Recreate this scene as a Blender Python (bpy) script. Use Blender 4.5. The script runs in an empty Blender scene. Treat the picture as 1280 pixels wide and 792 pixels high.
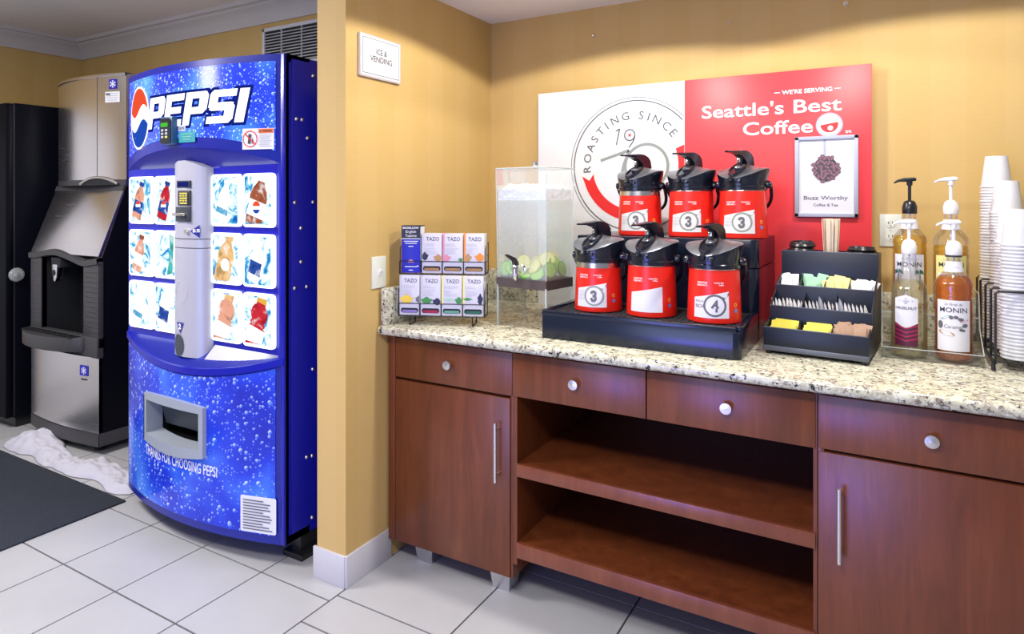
import bpy, bmesh, math, random
from math import sin, cos, pi, radians, sqrt
from mathutils import Vector, Matrix, noise as mnoise
random.seed(7)
SC = bpy.context.scene
COL = SC.collection
V = Vector

# ------------------------------------------------------------------ materials
MATS = {}
class N:
    """tiny node-graph helper"""
    def __init__(s, name):
        s.m = bpy.data.materials.new(name); s.m.use_nodes = True
        s.t = s.m.node_tree; s.t.nodes.clear()
        s.out = s.t.nodes.new('ShaderNodeOutputMaterial')
    def n(s, typ, **kw):
        nd = s.t.nodes.new(typ)
        for k, v in kw.items():
            if hasattr(nd, k) and k not in nd.inputs: setattr(nd, k, v)
            else: s.set(nd.inputs[k], v)
        return nd
    def set(s, sock, v):
        if hasattr(v, 'is_output') or isinstance(v, bpy.types.NodeSocket): s.t.links.new(v, sock)
        else:
            if hasattr(sock.default_value, '__len__') and not hasattr(v, '__len__'): v = (v, v, v)
            if hasattr(sock.default_value, '__len__') and len(sock.default_value) == 4 and len(v) == 3: v = tuple(v) + (1,)
            sock.default_value = v
    def math(s, op, a, b=0.0, c=0.0, clamp=False):
        nd = s.t.nodes.new('ShaderNodeMath'); nd.operation = op; nd.use_clamp = clamp
        s.set(nd.inputs[0], a); s.set(nd.inputs[1], b); s.set(nd.inputs[2], c)
        return nd.outputs[0]
    def vmath(s, op, a, b=(0, 0, 0)):
        nd = s.t.nodes.new('ShaderNodeVectorMath'); nd.operation = op
        s.set(nd.inputs[0], a)
        if op == 'SCALE': s.set(nd.inputs['Scale'], b)
        else: s.set(nd.inputs[1], b)
        return nd.outputs['Value'] if op in ('DOT_PRODUCT', 'LENGTH') else nd.outputs[0]
    def mix(s, f, a, b, blend='MIX'):
        nd = s.t.nodes.new('ShaderNodeMix'); nd.data_type = 'RGBA'; nd.blend_type = blend
        s.set(nd.inputs[0], f); s.set(nd.inputs[6], a); s.set(nd.inputs[7], b)
        return nd.outputs[2]
    def ramp(s, f, stops, interp='LINEAR'):
        nd = s.t.nodes.new('ShaderNodeValToRGB'); cr = nd.color_ramp; cr.interpolation = interp
        while len(cr.elements) < len(stops): cr.elements.new(0.5)
        for e, (p, c) in zip(cr.elements, stops):
            e.position = p; e.color = tuple(c) + (1,) if len(c) == 3 else c
        s.set(nd.inputs[0], f); return nd.outputs[0]
    def coords(s, scale=(1, 1, 1)):
        tc = s.t.nodes.new('ShaderNodeTexCoord')
        mp = s.t.nodes.new('ShaderNodeMapping'); mp.inputs['Scale'].default_value = scale
        s.t.links.new(tc.outputs['Object'], mp.inputs[0]); return mp.outputs[0]
    def noise(s, vec, scale, detail=3, rough=.55, dist=0.0):
        nd = s.t.nodes.new('ShaderNodeTexNoise')
        s.set(nd.inputs['Vector'], vec); nd.inputs['Scale'].default_value = scale
        nd.inputs['Detail'].default_value = detail; nd.inputs['Roughness'].default_value = rough
        nd.inputs['Distortion'].default_value = dist
        return nd.outputs[0]
    def voro(s, vec, scale, feat='F1', rand=1.0):
        nd = s.t.nodes.new('ShaderNodeTexVoronoi'); nd.feature = feat
        s.set(nd.inputs['Vector'], vec); nd.inputs['Scale'].default_value = scale
        nd.inputs['Randomness'].default_value = rand
        return nd
    def bump(s, h, strength=.3, dist=.002):
        nd = s.t.nodes.new('ShaderNodeBump'); nd.inputs['Strength'].default_value = strength
        nd.inputs['Distance'].default_value = dist; s.set(nd.inputs['Height'], h); return nd.outputs[0]
    def bsdf(s, **kw):
        nd = s.t.nodes.new('ShaderNodeBsdfPrincipled')
        for k, v in kw.items(): s.set(nd.inputs[k.replace('_', ' ')], v)
        return nd
    def done(s, sh):
        s.t.links.new(sh.outputs[0] if hasattr(sh, 'outputs') else sh, s.out.inputs[0])
        MATS[s.m.name] = s.m; return s.m

def plain(name, c, rough=.5, metal=0.0, spec=.5, emit=0.0, coat=0.0, bump=0.0, bscale=200):
    g = N(name)
    kw = dict(Base_Color=c, Roughness=rough, Metallic=metal, Specular_IOR_Level=spec)
    if emit: kw.update(Emission_Color=c, Emission_Strength=emit)
    if coat: kw.update(Coat_Weight=coat, Coat_Roughness=.08)
    vec = g.coords()
    nz = g.noise(vec, 18, 2)
    kw['Base_Color'] = g.mix(g.math('MULTIPLY', nz, .16), c, tuple(x * .72 for x in c))
    if bump: kw['Normal'] = g.bump(g.noise(vec, bscale, 2), bump, .001)
    return g.done(g.bsdf(**kw))

def glow(name, c, strength):
    g = N(name); e = g.n('ShaderNodeEmission', Color=c, Strength=strength); return g.done(e)

def clear(name, tint, alpha_diff, diff, gloss=.12, rough=.03, fres=.42):
    """clear shell: tinted transparency + a little haze + fresnel gloss"""
    g = N(name)
    tr = g.n('ShaderNodeBsdfTransparent', Color=tint)
    df = g.n('ShaderNodeBsdfDiffuse', Color=diff)
    gl = g.n('ShaderNodeBsdfGlossy', Roughness=rough)
    m1 = g.n('ShaderNodeMixShader'); g.set(m1.inputs[0], alpha_diff)
    g.t.links.new(tr.outputs[0], m1.inputs[1]); g.t.links.new(df.outputs[0], m1.inputs[2])
    fr = g.n('ShaderNodeLayerWeight'); fr.inputs['Blend'].default_value = .30
    f = g.math('MULTIPLY_ADD', fr.outputs['Fresnel'], fres, gloss * .25, clamp=True)
    m2 = g.n('ShaderNodeMixShader'); g.set(m2.inputs[0], f)
    g.t.links.new(m1.outputs[0], m2.inputs[1]); g.t.links.new(gl.outputs[0], m2.inputs[2])
    return g.done(m2)

def make_materials():
    # wallpaper: ochre grasscloth with faint vertical drops
    g = N('wallpaper'); v = g.coords()
    weave = g.noise(g.coords((14, 14, 260)), 1, 3, .6)
    sp = g.n('ShaderNodeSeparateXYZ'); g.set(sp.inputs[0], v)
    run = g.math('ADD', sp.outputs[0], sp.outputs[1])
    band = g.math('FRACT', g.math('MULTIPLY', run, 4.6))
    band = g.math('GREATER_THAN', band, .5)
    c = g.mix(g.math('MULTIPLY', weave, .55), (.585, .40, .150), (.50, .325, .095))
    c = g.mix(g.math('MULTIPLY', band, .10), c, (.68, .50, .25))
    g.done(g.bsdf(Base_Color=c, Roughness=.62, Specular_IOR_Level=.3, Normal=g.bump(weave, .15, .001)))
    g = N('ceiling_paint'); v = g.coords()
    c = g.mix(g.noise(v, 1.6, 3), (.84, .81, .76), (.78, .75, .70))
    g.done(g.bsdf(Base_Color=c, Roughness=.8))
    g = N('tile'); v = g.coords()
    c = g.mix(g.noise(v, 3.0, 4, .6), (.37, .375, .395), (.47, .475, .49))
    c = g.mix(g.math('MULTIPLY', g.noise(v, 22, 3), .35), c, (.38, .37, .385))
    r = g.math('MULTIPLY_ADD', g.noise(v, 5, 3), .25, .25)
    g.done(g.bsdf(Base_Color=c, Roughness=r, Specular_IOR_Level=.45, Normal=g.bump(g.noise(v, 9, 3), .12, .003)))
    plain('grout', (.075, .072, .075), .85)
    # granite
    g = N('granite'); v = g.coords()
    big = g.noise(v, 22, 4, .6)
    c = g.ramp(big, [(.3, (.36, .335, .25)), (.5, (.54, .53, .39)), (.68, (.66, .66, .52))])
    mid = g.noise(g.vmath('ADD', v, (3, 1, 2)), 62, 4, .7)
    c = g.mix(g.ramp(mid, [(.52, (0, 0, 0)), (.60, (1, 1, 1))]), c, (.20, .165, .14))
    vo = g.voro(g.vmath('ADD', v, g.vmath('SCALE', g.n('ShaderNodeTexNoise', Vector=v, Scale=90.0).outputs[1], .012)), 125)
    speck = g.ramp(vo.outputs['Color'], [(.18, (1, 1, 1)), (.24, (0, 0, 0))])
    c = g.mix(g.math('MULTIPLY', speck, g.ramp(g.noise(v, 40, 2), [(.44, (0, 0, 0)), (.56, (1, 1, 1))])), c, (.025, .022, .03))
    wh = g.ramp(g.noise(g.vmath('ADD', v, (7, 7, 1)), 100, 3), [(.57, (0, 0, 0)), (.65, (1, 1, 1))])
    c = g.mix(g.math('MULTIPLY', wh, .75), c, (.80, .80, .74))
    g.done(g.bsdf(Base_Color=c, Roughness=.13, Specular_IOR_Level=.5))
    # cherry wood
    def wood(name, a, b, d):
        g = N(name); v = g.coords((9, 9, 1.1))
        n1 = g.noise(v, 2.2, 5, .65, .6)
        n2 = g.noise(g.coords((70, 70, 4)), 1.5, 3, .6)
        c = g.ramp(n1, [(.3, a), (.55, b), (.78, d)])
        c = g.mix(g.math('MULTIPLY', n2, .45), c, tuple(x * .45 for x in a))
        g.done(g.bsdf(Base_Color=c, Roughness=g.math('MULTIPLY_ADD', n2, .12, .26), Specular_IOR_Level=.55,
                      Normal=g.bump(n2, .05, .0006)))
    wood('cherry', (.115, .028, .009), (.175, .044, .0135), (.23, .064, .022))
    wood('cherry_edge', (.17, .043, .02), (.22, .060, .028), (.27, .085, .042))
    wood('cherry_inside', (.040, .010, .006), (.055, .013, .007), (.07, .018, .01))
    wood('stirrer_wood', (.74, .60, .42), (.82, .70, .52), (.88, .78, .62))
    # metals
    def brushed(name, c, rough, scale):
        g = N(name); n1 = g.noise(g.coords(scale), 1, 3, .6)
        g.done(g.bsdf(Base_Color=g.mix(g.math('MULTIPLY', n1, .3), c, tuple(x * .8 for x in c)), Metallic=1.0,
                      Roughness=g.math('MULTIPLY_ADD', n1, .12, rough), Normal=g.bump(n1, .04, .0004)))
    brushed('stainless', (.80, .77, .78), .19, (3, 3, 320))
    brushed('collar_steel', (.72, .70, .68), .16, (3, 3, 300))
    brushed('nickel', (.74, .72, .69), .24, (60, 60, 60))
    brushed('foot_metal', (.60, .60, .61), .34, (120, 120, 6))
    plain('chrome', (.80, .80, .82), .07, 1.0)
    # plastics and paints
    plain('black_plastic', (.012, .012, .014), .28, 0, .5)
    plain('black_gloss', (.008, .010, .018), .16, 0, .6)
    plain('rack_black', (.006, .010, .024), .21, 0, .6)
    plain('organizer_black', (.010, .014, .026), .38, 0, .5, bump=.12, bscale=420)
    plain('machine_black', (.002, .0024, .006), .42, 0, .10)
    plain('wire_black', (.012, .012, .014), .38, 0, .5)
    plain('charcoal', (.045, .043, .047), .45)
    plain('dark_recess', (.006, .007, .010), .6)
    plain('lid_grey', (.24, .25, .28), .30, .7)
    plain('airpot_red', (.78, .022, .012), .30, 0, .5)
    plain('board_red', (.80, .050, .062), .40, 0, .4)
    plain('board_white', (.76, .775, .80), .40, 0, .4)
    plain('white_plastic', (.76, .76, .75), .32)
    plain('almond_plastic', (.70, .72, .62), .35)
    plain('cup_white', (.72, .715, .715), .5, 0, .3)
    plain('cup_clear', (.66, .67, .69), .25, 0, .5)
    plain('paper_white', (.74, .74, .77), .6, 0, .2)
    plain('box_white', (.62, .61, .70), .55, 0, .2)
    plain('ink_grey', (.13, .13, .145), .5)
    plain('ink_pale', (.50, .50, .54), .5)
    plain('ink_dark', (.03, .03, .035), .5)
    plain('ink_green_grey', (.28, .31, .28), .5)
    plain('ink_white', (.92, .92, .92), .45)
    plain('ink_red', (.74, .02, .02), .4)
    plain('silver_frame', (.40, .43, .52), .42, .1)
    plain('sign_silver', (.62, .60, .62), .38, .5)
    plain('sign_face', (.80, .80, .82), .35, 0)
    plain('machine_blue', (.003, .007, .33), .22, 0, .5)
    plain('frame_blue', (.006, .014, .26), .25, 0, .5)
    plain('column_grey', (.47, .47, .55), .40, .25)
    plain('door_grey', (.36, .40, .46), .42, .2)
    plain('coin_dark', (.035, .045, .055), .35)
    plain('key_yellow', (.62, .54, .10), .5)
    plain('triangle_blue', (.015, .02, .26), .4)
    plain('vent_white', (.66, .67, .70), .45)
    plain('cornice_white', (.60, .57, .55), .6)
    plain('baseboard_tile', (.56, .55, .56), .4, bump=.1, bscale=60)
    plain('towel_cloth', (.52, .51, .58), .95, 0, .1, bump=.5, bscale=380)
    plain('tray_grey', (.13, .14, .17), .35, .3)
    plain('band_brown', (.095, .075, .07), .30)
    plain('orange_dot', (.85, .42, .06), .45); plain('blue_dot', (.10, .25, .62), .45)
    plain('warning_orange', (.85, .16, .03), .5); plain('teal_label', (.02, .28, .33), .45)
    plain('reader_blue', (.025, .10, .22), .35)
    plain('lime_peel', (.13, .42, .02), .45); plain('lemon_peel', (.80, .72, .08), .45)
    plain('bean_light', (.36, .22, .28), .5); plain('bean_brown', (.15, .065, .085), .5)
    plain('purple_ink', (.10, .012, .045), .45); plain('green_ink', (.05, .26, .05), .5)
    plain('yellow_ink', (.78, .55, .05), .5); plain('orange_ink', (.75, .25, .03), .5)
    plain('violet_ink', (.30, .22, .60), .5); plain('crimson_ink', (.45, .02, .08), .5)
    plain('mint_ink', (.16, .42, .33), .5); plain('forest_ink', (.02, .15, .10), .5)
    plain('tan_ink', (.45, .25, .10), .5); plain('rose_ink', (.65, .25, .35), .5)
    plain('box_blue', (.008, .012, .42), .4); plain('box_black', (.012, .012, .03), .4)
    plain('packet_white', (.83, .83, .84), .6); plain('packet_yellow', (.74, .66, .07), .55)
    plain('packet_pale_yellow', (.76, .72, .27), .55)
    plain('packet_green', (.34, .62, .42), .55); plain('packet_brown', (.40, .25, .16), .65)
    plain('packet_grey', (.42, .43, .50), .5)
    # mat
    g = N('mat_pile'); v = g.coords()
    n1 = g.noise(g.coords((1, 1, 1)), 240, 2, .7); rib = g.noise(g.coords((6, 90, 6)), 2, 2)
    c = g.mix(n1, (.010, .012, .017), (.075, .085, .11)); c = g.mix(g.math('MULTIPLY', rib, .4), c, (.012, .013, .02))
    g.done(g.bsdf(Base_Color=c, Roughness=.95, Specular_IOR_Level=.1, Normal=g.bump(n1, .8, .004)))
    # clear stuff
    clear('acrylic', (.992, .997, .994), .012, (.85, .9, .9), .08, fres=.22)
    clear('acrylic_edge', (.85, .92, .9), .45, (.80, .86, .85), .2)
    clear('tank_wall', (.99, 1.0, .995), .20, (.93, .97, .95), .08)
    g = N('water_body'); v = g.coords(); sp = g.n('ShaderNodeSeparateXYZ'); g.set(sp.inputs[0], v)
    cl = g.math('MULTIPLY_ADD', sp.outputs[2], 3.6, -.90, clamp=True); cl = g.math('MULTIPLY_ADD', cl, .38, .12)
    cl = g.math('ADD', cl, g.math('MULTIPLY', g.ramp(g.voro(v, 90).outputs['Distance'], [(.10, (1, 1, 1)), (.2, (0, 0, 0))]), .25), clamp=True)
    tr = g.n('ShaderNodeBsdfTransparent', Color=(.96, .99, .93)); df = g.n('ShaderNodeBsdfDiffuse', Color=(.88, .97, .93))
    mx = g.n('ShaderNodeMixShader'); g.set(mx.inputs[0], cl); g.t.links.new(tr.outputs[0], mx.inputs[1]); g.t.links.new(df.outputs[0], mx.inputs[2]); g.done(mx)
    clear('bottle_glass', (.992, .992, .985), .012, (.8, .8, .78), .25)
    clear('syrup_amber', (.97, .50, .05), .16, (.85, .30, .01), .03)
    clear('syrup_gold', (1.0, .84, .30), .16, (.90, .62, .08), .05)
    clear('syrup_pale', (.98, .94, .74), .07, (.85, .78, .45), .05)
    clear('lime_flesh', (.8, .9, .5), .88, (.50, .80, .14), .05, .2)
    clear('lemon_flesh', (.9, .9, .5), .9, (.95, .88, .34), .05, .2)
    g = N('ice_chips'); v = g.coords(); vo = g.voro(v, 55)
    c = g.mix(vo.outputs['Distance'], (.93, .95, .96), (.70, .76, .78))
    g.done(g.bsdf(Base_Color=c, Roughness=.2, Normal=g.bump(vo.outputs['Distance'], .5, .006)))
    # printed graphics of the drink machine (water drops on blue), header back-lit
    def drops(name, base_stops, strength, lit, scales):
        g = N(name); v = g.coords()
        sp = g.n('ShaderNodeSeparateXYZ'); g.set(sp.inputs[0], v)
        flat = g.n('ShaderNodeCombineXYZ'); g.set(flat.inputs[0], sp.outputs[0]); g.set(flat.inputs[1], sp.outputs[2])
        f = flat.outputs[0]
        c = g.ramp(g.noise(f, 2.6, 3, .5, .4), base_stops)
        for sc, r0, amt in scales:
            vo = g.voro(f, sc)
            off = g.vmath('SUBTRACT', f, vo.outputs['Position'])
            side = g.math('MULTIPLY', g.vmath('DOT_PRODUCT', off, (-.75, .9, 0)), sc * 1.6)
            seed = g.n('ShaderNodeSeparateColor'); g.set(seed.inputs[0], vo.outputs['Color'])
            rad = g.math('MULTIPLY', seed.outputs[0], r0)
            mask = g.math('MULTIPLY', g.math('SUBTRACT', rad, vo.outputs['Distance']), 14, clamp=True)
            shade = g.ramp(g.math('ADD', side, .5), [(.1, (.05, .10, .55)), (.45, (.10, .22, .80)), (.72, (.36, .56, .95)), (.95, (.80, .90, 1))])
            c = g.mix(g.math('MULTIPLY', mask, amt), c, shade)
        if lit:
            g.done(g.bsdf(Base_Color=c, Roughness=.15, Emission_Color=c, Emission_Strength=strength))
        else:
            g.done(g.bsdf(Base_Color=c, Roughness=.18, Specular_IOR_Level=.5, Emission_Color=c, Emission_Strength=strength))
    drops('print_header', [(.28, (.006, .014, .30)), (.46, (.014, .04, .52)), (.60, (.04, .17, .70)), (.76, (.20, .55, .85))], .85, True,
          [(95, .50, .55), (58, .46, .62), (32, .26, .7)])
    drops('print_lower', [(.28, (.004, .010, .32)), (.46, (.010, .035, .52)), (.62, (.04, .15, .68)), (.80, (.20, .42, .85))], .24, True,
          [(70, .46, .5), (38, .44, .65), (21, .24, .75)])  # unlit printed sheet; its emission stands in for glow from the ledge
    # back-lit picture behind each bottle: ice and splash in blue and white
    g = N('picture_ice'); v = g.coords()
    n1 = g.noise(v, 13, 5, .62, 1.6)
    c = g.ramp(n1, [(.30, (.01, .12, .46)), (.40, (.06, .40, .72)), (.47, (.66, .90, .97)), (.54, (1, 1, 1))])
    g.done(g.n('ShaderNodeEmission', Color=c, Strength=1.15))
    glow('panel_white', (.93, .96, 1.0), 2.2)
    glow('letter_white', (1, 1, 1), 1.6)
    glow('letter_blue', (.008, .02, .24), .9)
    glow('globe_red', (.95, .10, .04), .95); glow('globe_white', (1, 1, 1), 1.35); glow('globe_blue', (.02, .09, .55), .9)
    def picture(name, c, st=1.0):
        g = N(name); v = g.coords(); n1 = g.noise(v, 22, 3, .55, .5)
        lite = tuple(x + (1 - x) * .75 for x in c); dark = tuple(x * .55 for x in c)
        g.done(g.n('ShaderNodeEmission', Color=g.ramp(n1, [(.34, dark), (.47, c), (.56, c), (.68, lite)]), Strength=st))
    for nm, c, st in (('pic_brown', (.42, .12, .06), 1.0), ('pic_red', (.66, .03, .05), 1.0), ('pic_pale_red', (.85, .40, .28), 1.05), ('pic_blue', (.03, .09, .42), 1.0), ('pic_cyan', (.12, .45, .72), 1.0), ('pic_orange', (.90, .55, .24), 1.05), ('pic_teal', (.10, .55, .55), 1.0)): picture(nm, c, st)
    glow('pic_white', (.98, .98, 1), 1.3); glow('pic_yellow', (.85, .48, .08), 1.0)
    glow('lcd_green', (.10, .62, .06), .9); glow('lcd_blue', (.02, .03, .26), .7)
make_materials()
M = MATS

# ------------------------------------------------------------------ mesh building
class MB:
    """collects shapes, then links them as ONE mesh object"""
    def __init__(s): s.v = []; s.f = []; s.mi = []
    def add(s, vs, fs, m=0):
        o = len(s.v); s.v += [tuple(p) for p in vs]
        for f in fs: s.f.append(tuple(i + o for i in f)); s.mi.append(m)
        return s
    def bm(s, bm, m=0, mat=None):
        if mat: bm.transform(mat)
        bm.verts.ensure_lookup_table(); bm.verts.index_update()
        s.add([v.co[:] for v in bm.verts], [[v.index for v in f.verts] for f in bm.faces], m); bm.free(); return s
    def box(s, x0, x1, y0, y1, z0, z1, b=0.0, m=0, seg=2, mat=None):
        bm = bmesh.new(); bmesh.ops.create_cube(bm, size=1)
        for v in bm.verts:
            v.co = V(((x0 + x1) / 2 + v.co.x * (x1 - x0), (y0 + y1) / 2 + v.co.y * (y1 - y0), (z0 + z1) / 2 + v.co.z * (z1 - z0)))
        if b > 0: bmesh.ops.bevel(bm, geom=bm.edges[:], offset=b, segments=seg, affect='EDGES', profile=.5)
        return s.bm(bm, m, mat)
    def lathe(s, prof, n=32, m=0, c=(0, 0, 0), mat=None, a0=0, a1=2 * pi):
        full = abs(a1 - a0 - 2 * pi) < 1e-6; vs = []; fs = []; k = n if full else n + 1
        for (r, z) in prof:
            for i in range(k):
                a = a0 + (a1 - a0) * i / n
                vs.append(V((r * cos(a), r * sin(a), z)))
        for j in range(len(prof) - 1):
            for i in range(n):
                i2 = (i + 1) % k
                fs.append((j * k + i, j * k + i2, (j + 1) * k + i2, (j + 1) * k + i))
        T = Matrix.Translation(c) @ (mat or Matrix())
        return s.add([T @ v for v in vs], fs, m)
    def tube(s, pts, r, n=8, m=0, closed=False):
        pts = [V(p) for p in pts]; k = len(pts); vs = []; fs = []; up = V((0, 0, 1))
        prev = None
        for i, p in enumerate(pts):
            if closed: d = pts[(i + 1) % k] - pts[i - 1]
            else: d = pts[min(i + 1, k - 1)] - pts[max(i - 1, 0)]
            d.normalize()
            if prev is None:
                a = up if abs(d.dot(up)) < .95 else V((1, 0, 0))
                x = d.cross(a).normalized()
            else:
                x = (prev - d * prev.dot(d)).normalized()
            prev = x; y = d.cross(x)
            rr = r[i] if hasattr(r, '__len__') else r
            for j in range(n):
                a = 2 * pi * j / n; vs.append(p + (x * cos(a) + y * sin(a)) * rr)
        for i in range(k if closed else k - 1):
            for j in range(n):
                a, b = i * n + j, i * n + (j + 1) % n; i2 = (i + 1) % k
                fs.append((a, b, i2 * n + (j + 1) % n, i2 * n + j))
        if not closed:
            fs.append(tuple(range(n - 1, -1, -1))); fs.append(tuple(range((k - 1) * n, k * n)))
        return s.add(vs, fs, m)
    def prism(s, poly, axis, a, b, m=0, bev=0.0, mat=None):
        """2D outline pushed along an axis: x->(y,z), y->(x,z), z->(x,y)"""
        def P(u, w, t): return {'x': (t, u, w), 'y': (u, t, w), 'z': (u, w, t)}[axis]
        bm = bmesh.new(); k = len(poly)
        lo = [bm.verts.new(P(u, w, a)) for u, w in poly]; hi = [bm.verts.new(P(u, w, b)) for u, w in poly]
        bm.faces.new(lo); bm.faces.new(hi[::-1])
        for i in range(k): bm.faces.new((lo[i], hi[i], hi[(i + 1) % k], lo[(i + 1) % k]))
        bmesh.ops.recalc_face_normals(bm, faces=bm.faces[:])
        if bev: bmesh.ops.bevel(bm, geom=[e for e in bm.edges], offset=bev, segments=2, affect='EDGES', profile=.5)
        return s.bm(bm, m, mat)
    def grid(s, fn, us, vs_, m=0):
        k = len(vs_)
        vs = [fn(u, w) for u in us for w in vs_]
        fs = [(i * k + j, (i + 1) * k + j, (i + 1) * k + j + 1, i * k + j + 1) for i in range(len(us) - 1) for j in range(k - 1)]
        return s.add(vs, fs, m)
    def poly(s, pts, m=0): return s.add(pts, [tuple(range(len(pts)))], m)
    def ball(s, c, r, m=0, n=16, sx=1, sy=1, sz=1):
        prof = [(max(r * sin(pi * j / (n // 2)), 1e-5), -r * cos(pi * j / (n // 2))) for j in range(n // 2 + 1)]
        return s.lathe(prof, n, m, c, Matrix.Diagonal((sx, sy, sz, 1)))
    def shape(s, pts2, fn, m=0, rows=None):
        """flat outline mapped to a surface"""
        return s.add([fn(x, y) for x, y in pts2], [tuple(range(len(pts2)))], m)
    def strip(s, inner, outer, fn, m=0, closed=True):
        k = len(inner); vs = [fn(*p) for p in inner] + [fn(*p) for p in outer]
        fs = [(i, (i + 1) % k, k + (i + 1) % k, k + i) for i in range(k if closed else k - 1)]
        return s.add(vs, fs, m)
    def text(s, txt, size, fn, m=0, bold=0.0, shear=0.0, align='CENTER', sx=1.0, space=1.0, fit=None):
        vs, fs = text_geo(txt, bold, shear, space)
        if not vs: return s
        x0 = min(v[0] for v in vs); x1 = max(v[0] for v in vs)
        k = size / .73            # cap height of the built-in face -> size
        kx = k * sx
        if fit: kx = fit / (x1 - x0)
        ox = {'CENTER': (x0 + x1) / 2, 'LEFT': x0, 'RIGHT': x1}[align]
        return s.add([fn((x - ox) * kx, y * k) for x, y in vs], fs, m)

_TG = {}
def text_geo(txt, bold, shear, space):
    key = (txt, bold, shear, space)
    if key not in _TG:
        cu = bpy.data.curves.new('t', 'FONT'); cu.body = txt; cu.size = 1; cu.offset = bold; cu.shear = shear
        cu.space_character = space; cu.resolution_u = 3; cu.fill_mode = 'FRONT'
        ob = bpy.data.objects.new('t', cu); COL.objects.link(ob)
        dg = bpy.context.evaluated_depsgraph_get(); dg.update()
        me = bpy.data.meshes.new_from_object(ob.evaluated_get(dg))
        _TG[key] = ([(v.co.x, v.co.y) for v in me.vertices], [tuple(p.vertices) for p in me.polygons])
        bpy.data.objects.remove(ob); bpy.data.curves.remove(cu); bpy.data.meshes.remove(me)
    return _TG[key]

def circ(r, n=40, cx=0, cy=0, a0=0, a1=2 * pi, ry=None):
    full = abs(a1 - a0 - 2 * pi) < 1e-6
    return [(cx + r * cos(a0 + (a1 - a0) * i / (n if full else n - 1)), cy + (ry or r) * sin(a0 + (a1 - a0) * i / (n if full else n - 1))) for i in range(n)]
def rrect(w, h, r, n=6, cx=0, cy=0):
    out = []
    for (sx, sy, a) in ((1, 1, 0), (-1, 1, pi / 2), (-1, -1, pi), (1, -1, 1.5 * pi)):
        for i in range(n + 1):
            t = a + pi / 2 * i / n
            out.append((cx + sx * (w / 2 - r) + r * cos(t), cy + sy * (h / 2 - r) + r * sin(t)))
    return out
def linspace(a, b, n): return [a + (b - a) * i / (n - 1) for i in range(n)]

def rootloc(p):
    while p is not None and p.parent is not None: p = p.parent
    return p.location.copy() if p is not None else V((0, 0, 0))
def obj(name, mb, mats, parent=None, world=False, smooth=32, label=None):
    """link a builder's shapes as one mesh; world=True: the shapes were given in world coordinates"""
    me = bpy.data.meshes.new(name)
    off = rootloc(parent) if world else V((0, 0, 0))
    me.from_pydata([tuple(V(p) - off) for p in mb.v], [], mb.f)
    mats = mats if isinstance(mats, (list, tuple)) else [mats]
    for mt in mats: me.materials.append(M[mt])
    for p, mi in zip(me.polygons, mb.mi): p.material_index = mi
    bm = bmesh.new(); bm.from_mesh(me); bmesh.ops.recalc_face_normals(bm, faces=bm.faces[:]); bm.to_mesh(me); bm.free()
    if smooth:
        me.shade_smooth(); me.set_sharp_from_angle(angle=radians(smooth))
    me.update()
    o = bpy.data.objects.new(name, me); COL.objects.link(o)
    if parent is not None: o.parent = parent
    if label: o['label'] = label
    return o
def tag(o, label, cat, group=None, kind=None):
    o['label'] = label; o['category'] = cat
    if group: o['group'] = group
    if kind: o['kind'] = kind
    return o
def thing(name, label, cat, loc=(0, 0, 0), rz=0.0, group=None):
    o = bpy.data.objects.new(name, None); COL.objects.link(o); o.empty_display_size = .05
    o.location = loc; o.rotation_euler = (0, 0, rz)
    return tag(o, label, cat, group)
def struct(name, mb, mats, smooth=32):
    o = obj(name, mb, mats, smooth=smooth); o['kind'] = 'structure'; return o
def dup(root, loc, rz=None, label=None):
    r = root.copy(); COL.objects.link(r); r.location = loc
    if rz is not None: r.rotation_euler = (0, 0, rz)
    if label: r['label'] = label
    for ch in list(root.children):
        c = ch.copy(); COL.objects.link(c); c.parent = r
        for g in list(ch.children):
            d = g.copy(); COL.objects.link(d); d.parent = c
    return r
_ONES = 'zeroth first second third fourth fifth sixth seventh eighth ninth tenth eleventh twelfth thirteenth fourteenth fifteenth sixteenth seventeenth eighteenth nineteenth'.split()
_TENS = {2: 'twent', 3: 'thirt', 4: 'fort', 5: 'fift', 6: 'sixt'}
def nth(i):
    if i < 20: return _ONES[i]
    return _TENS[i // 10] + ('ieth' if i % 10 == 0 else 'y-' + _ONES[i % 10])

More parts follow.
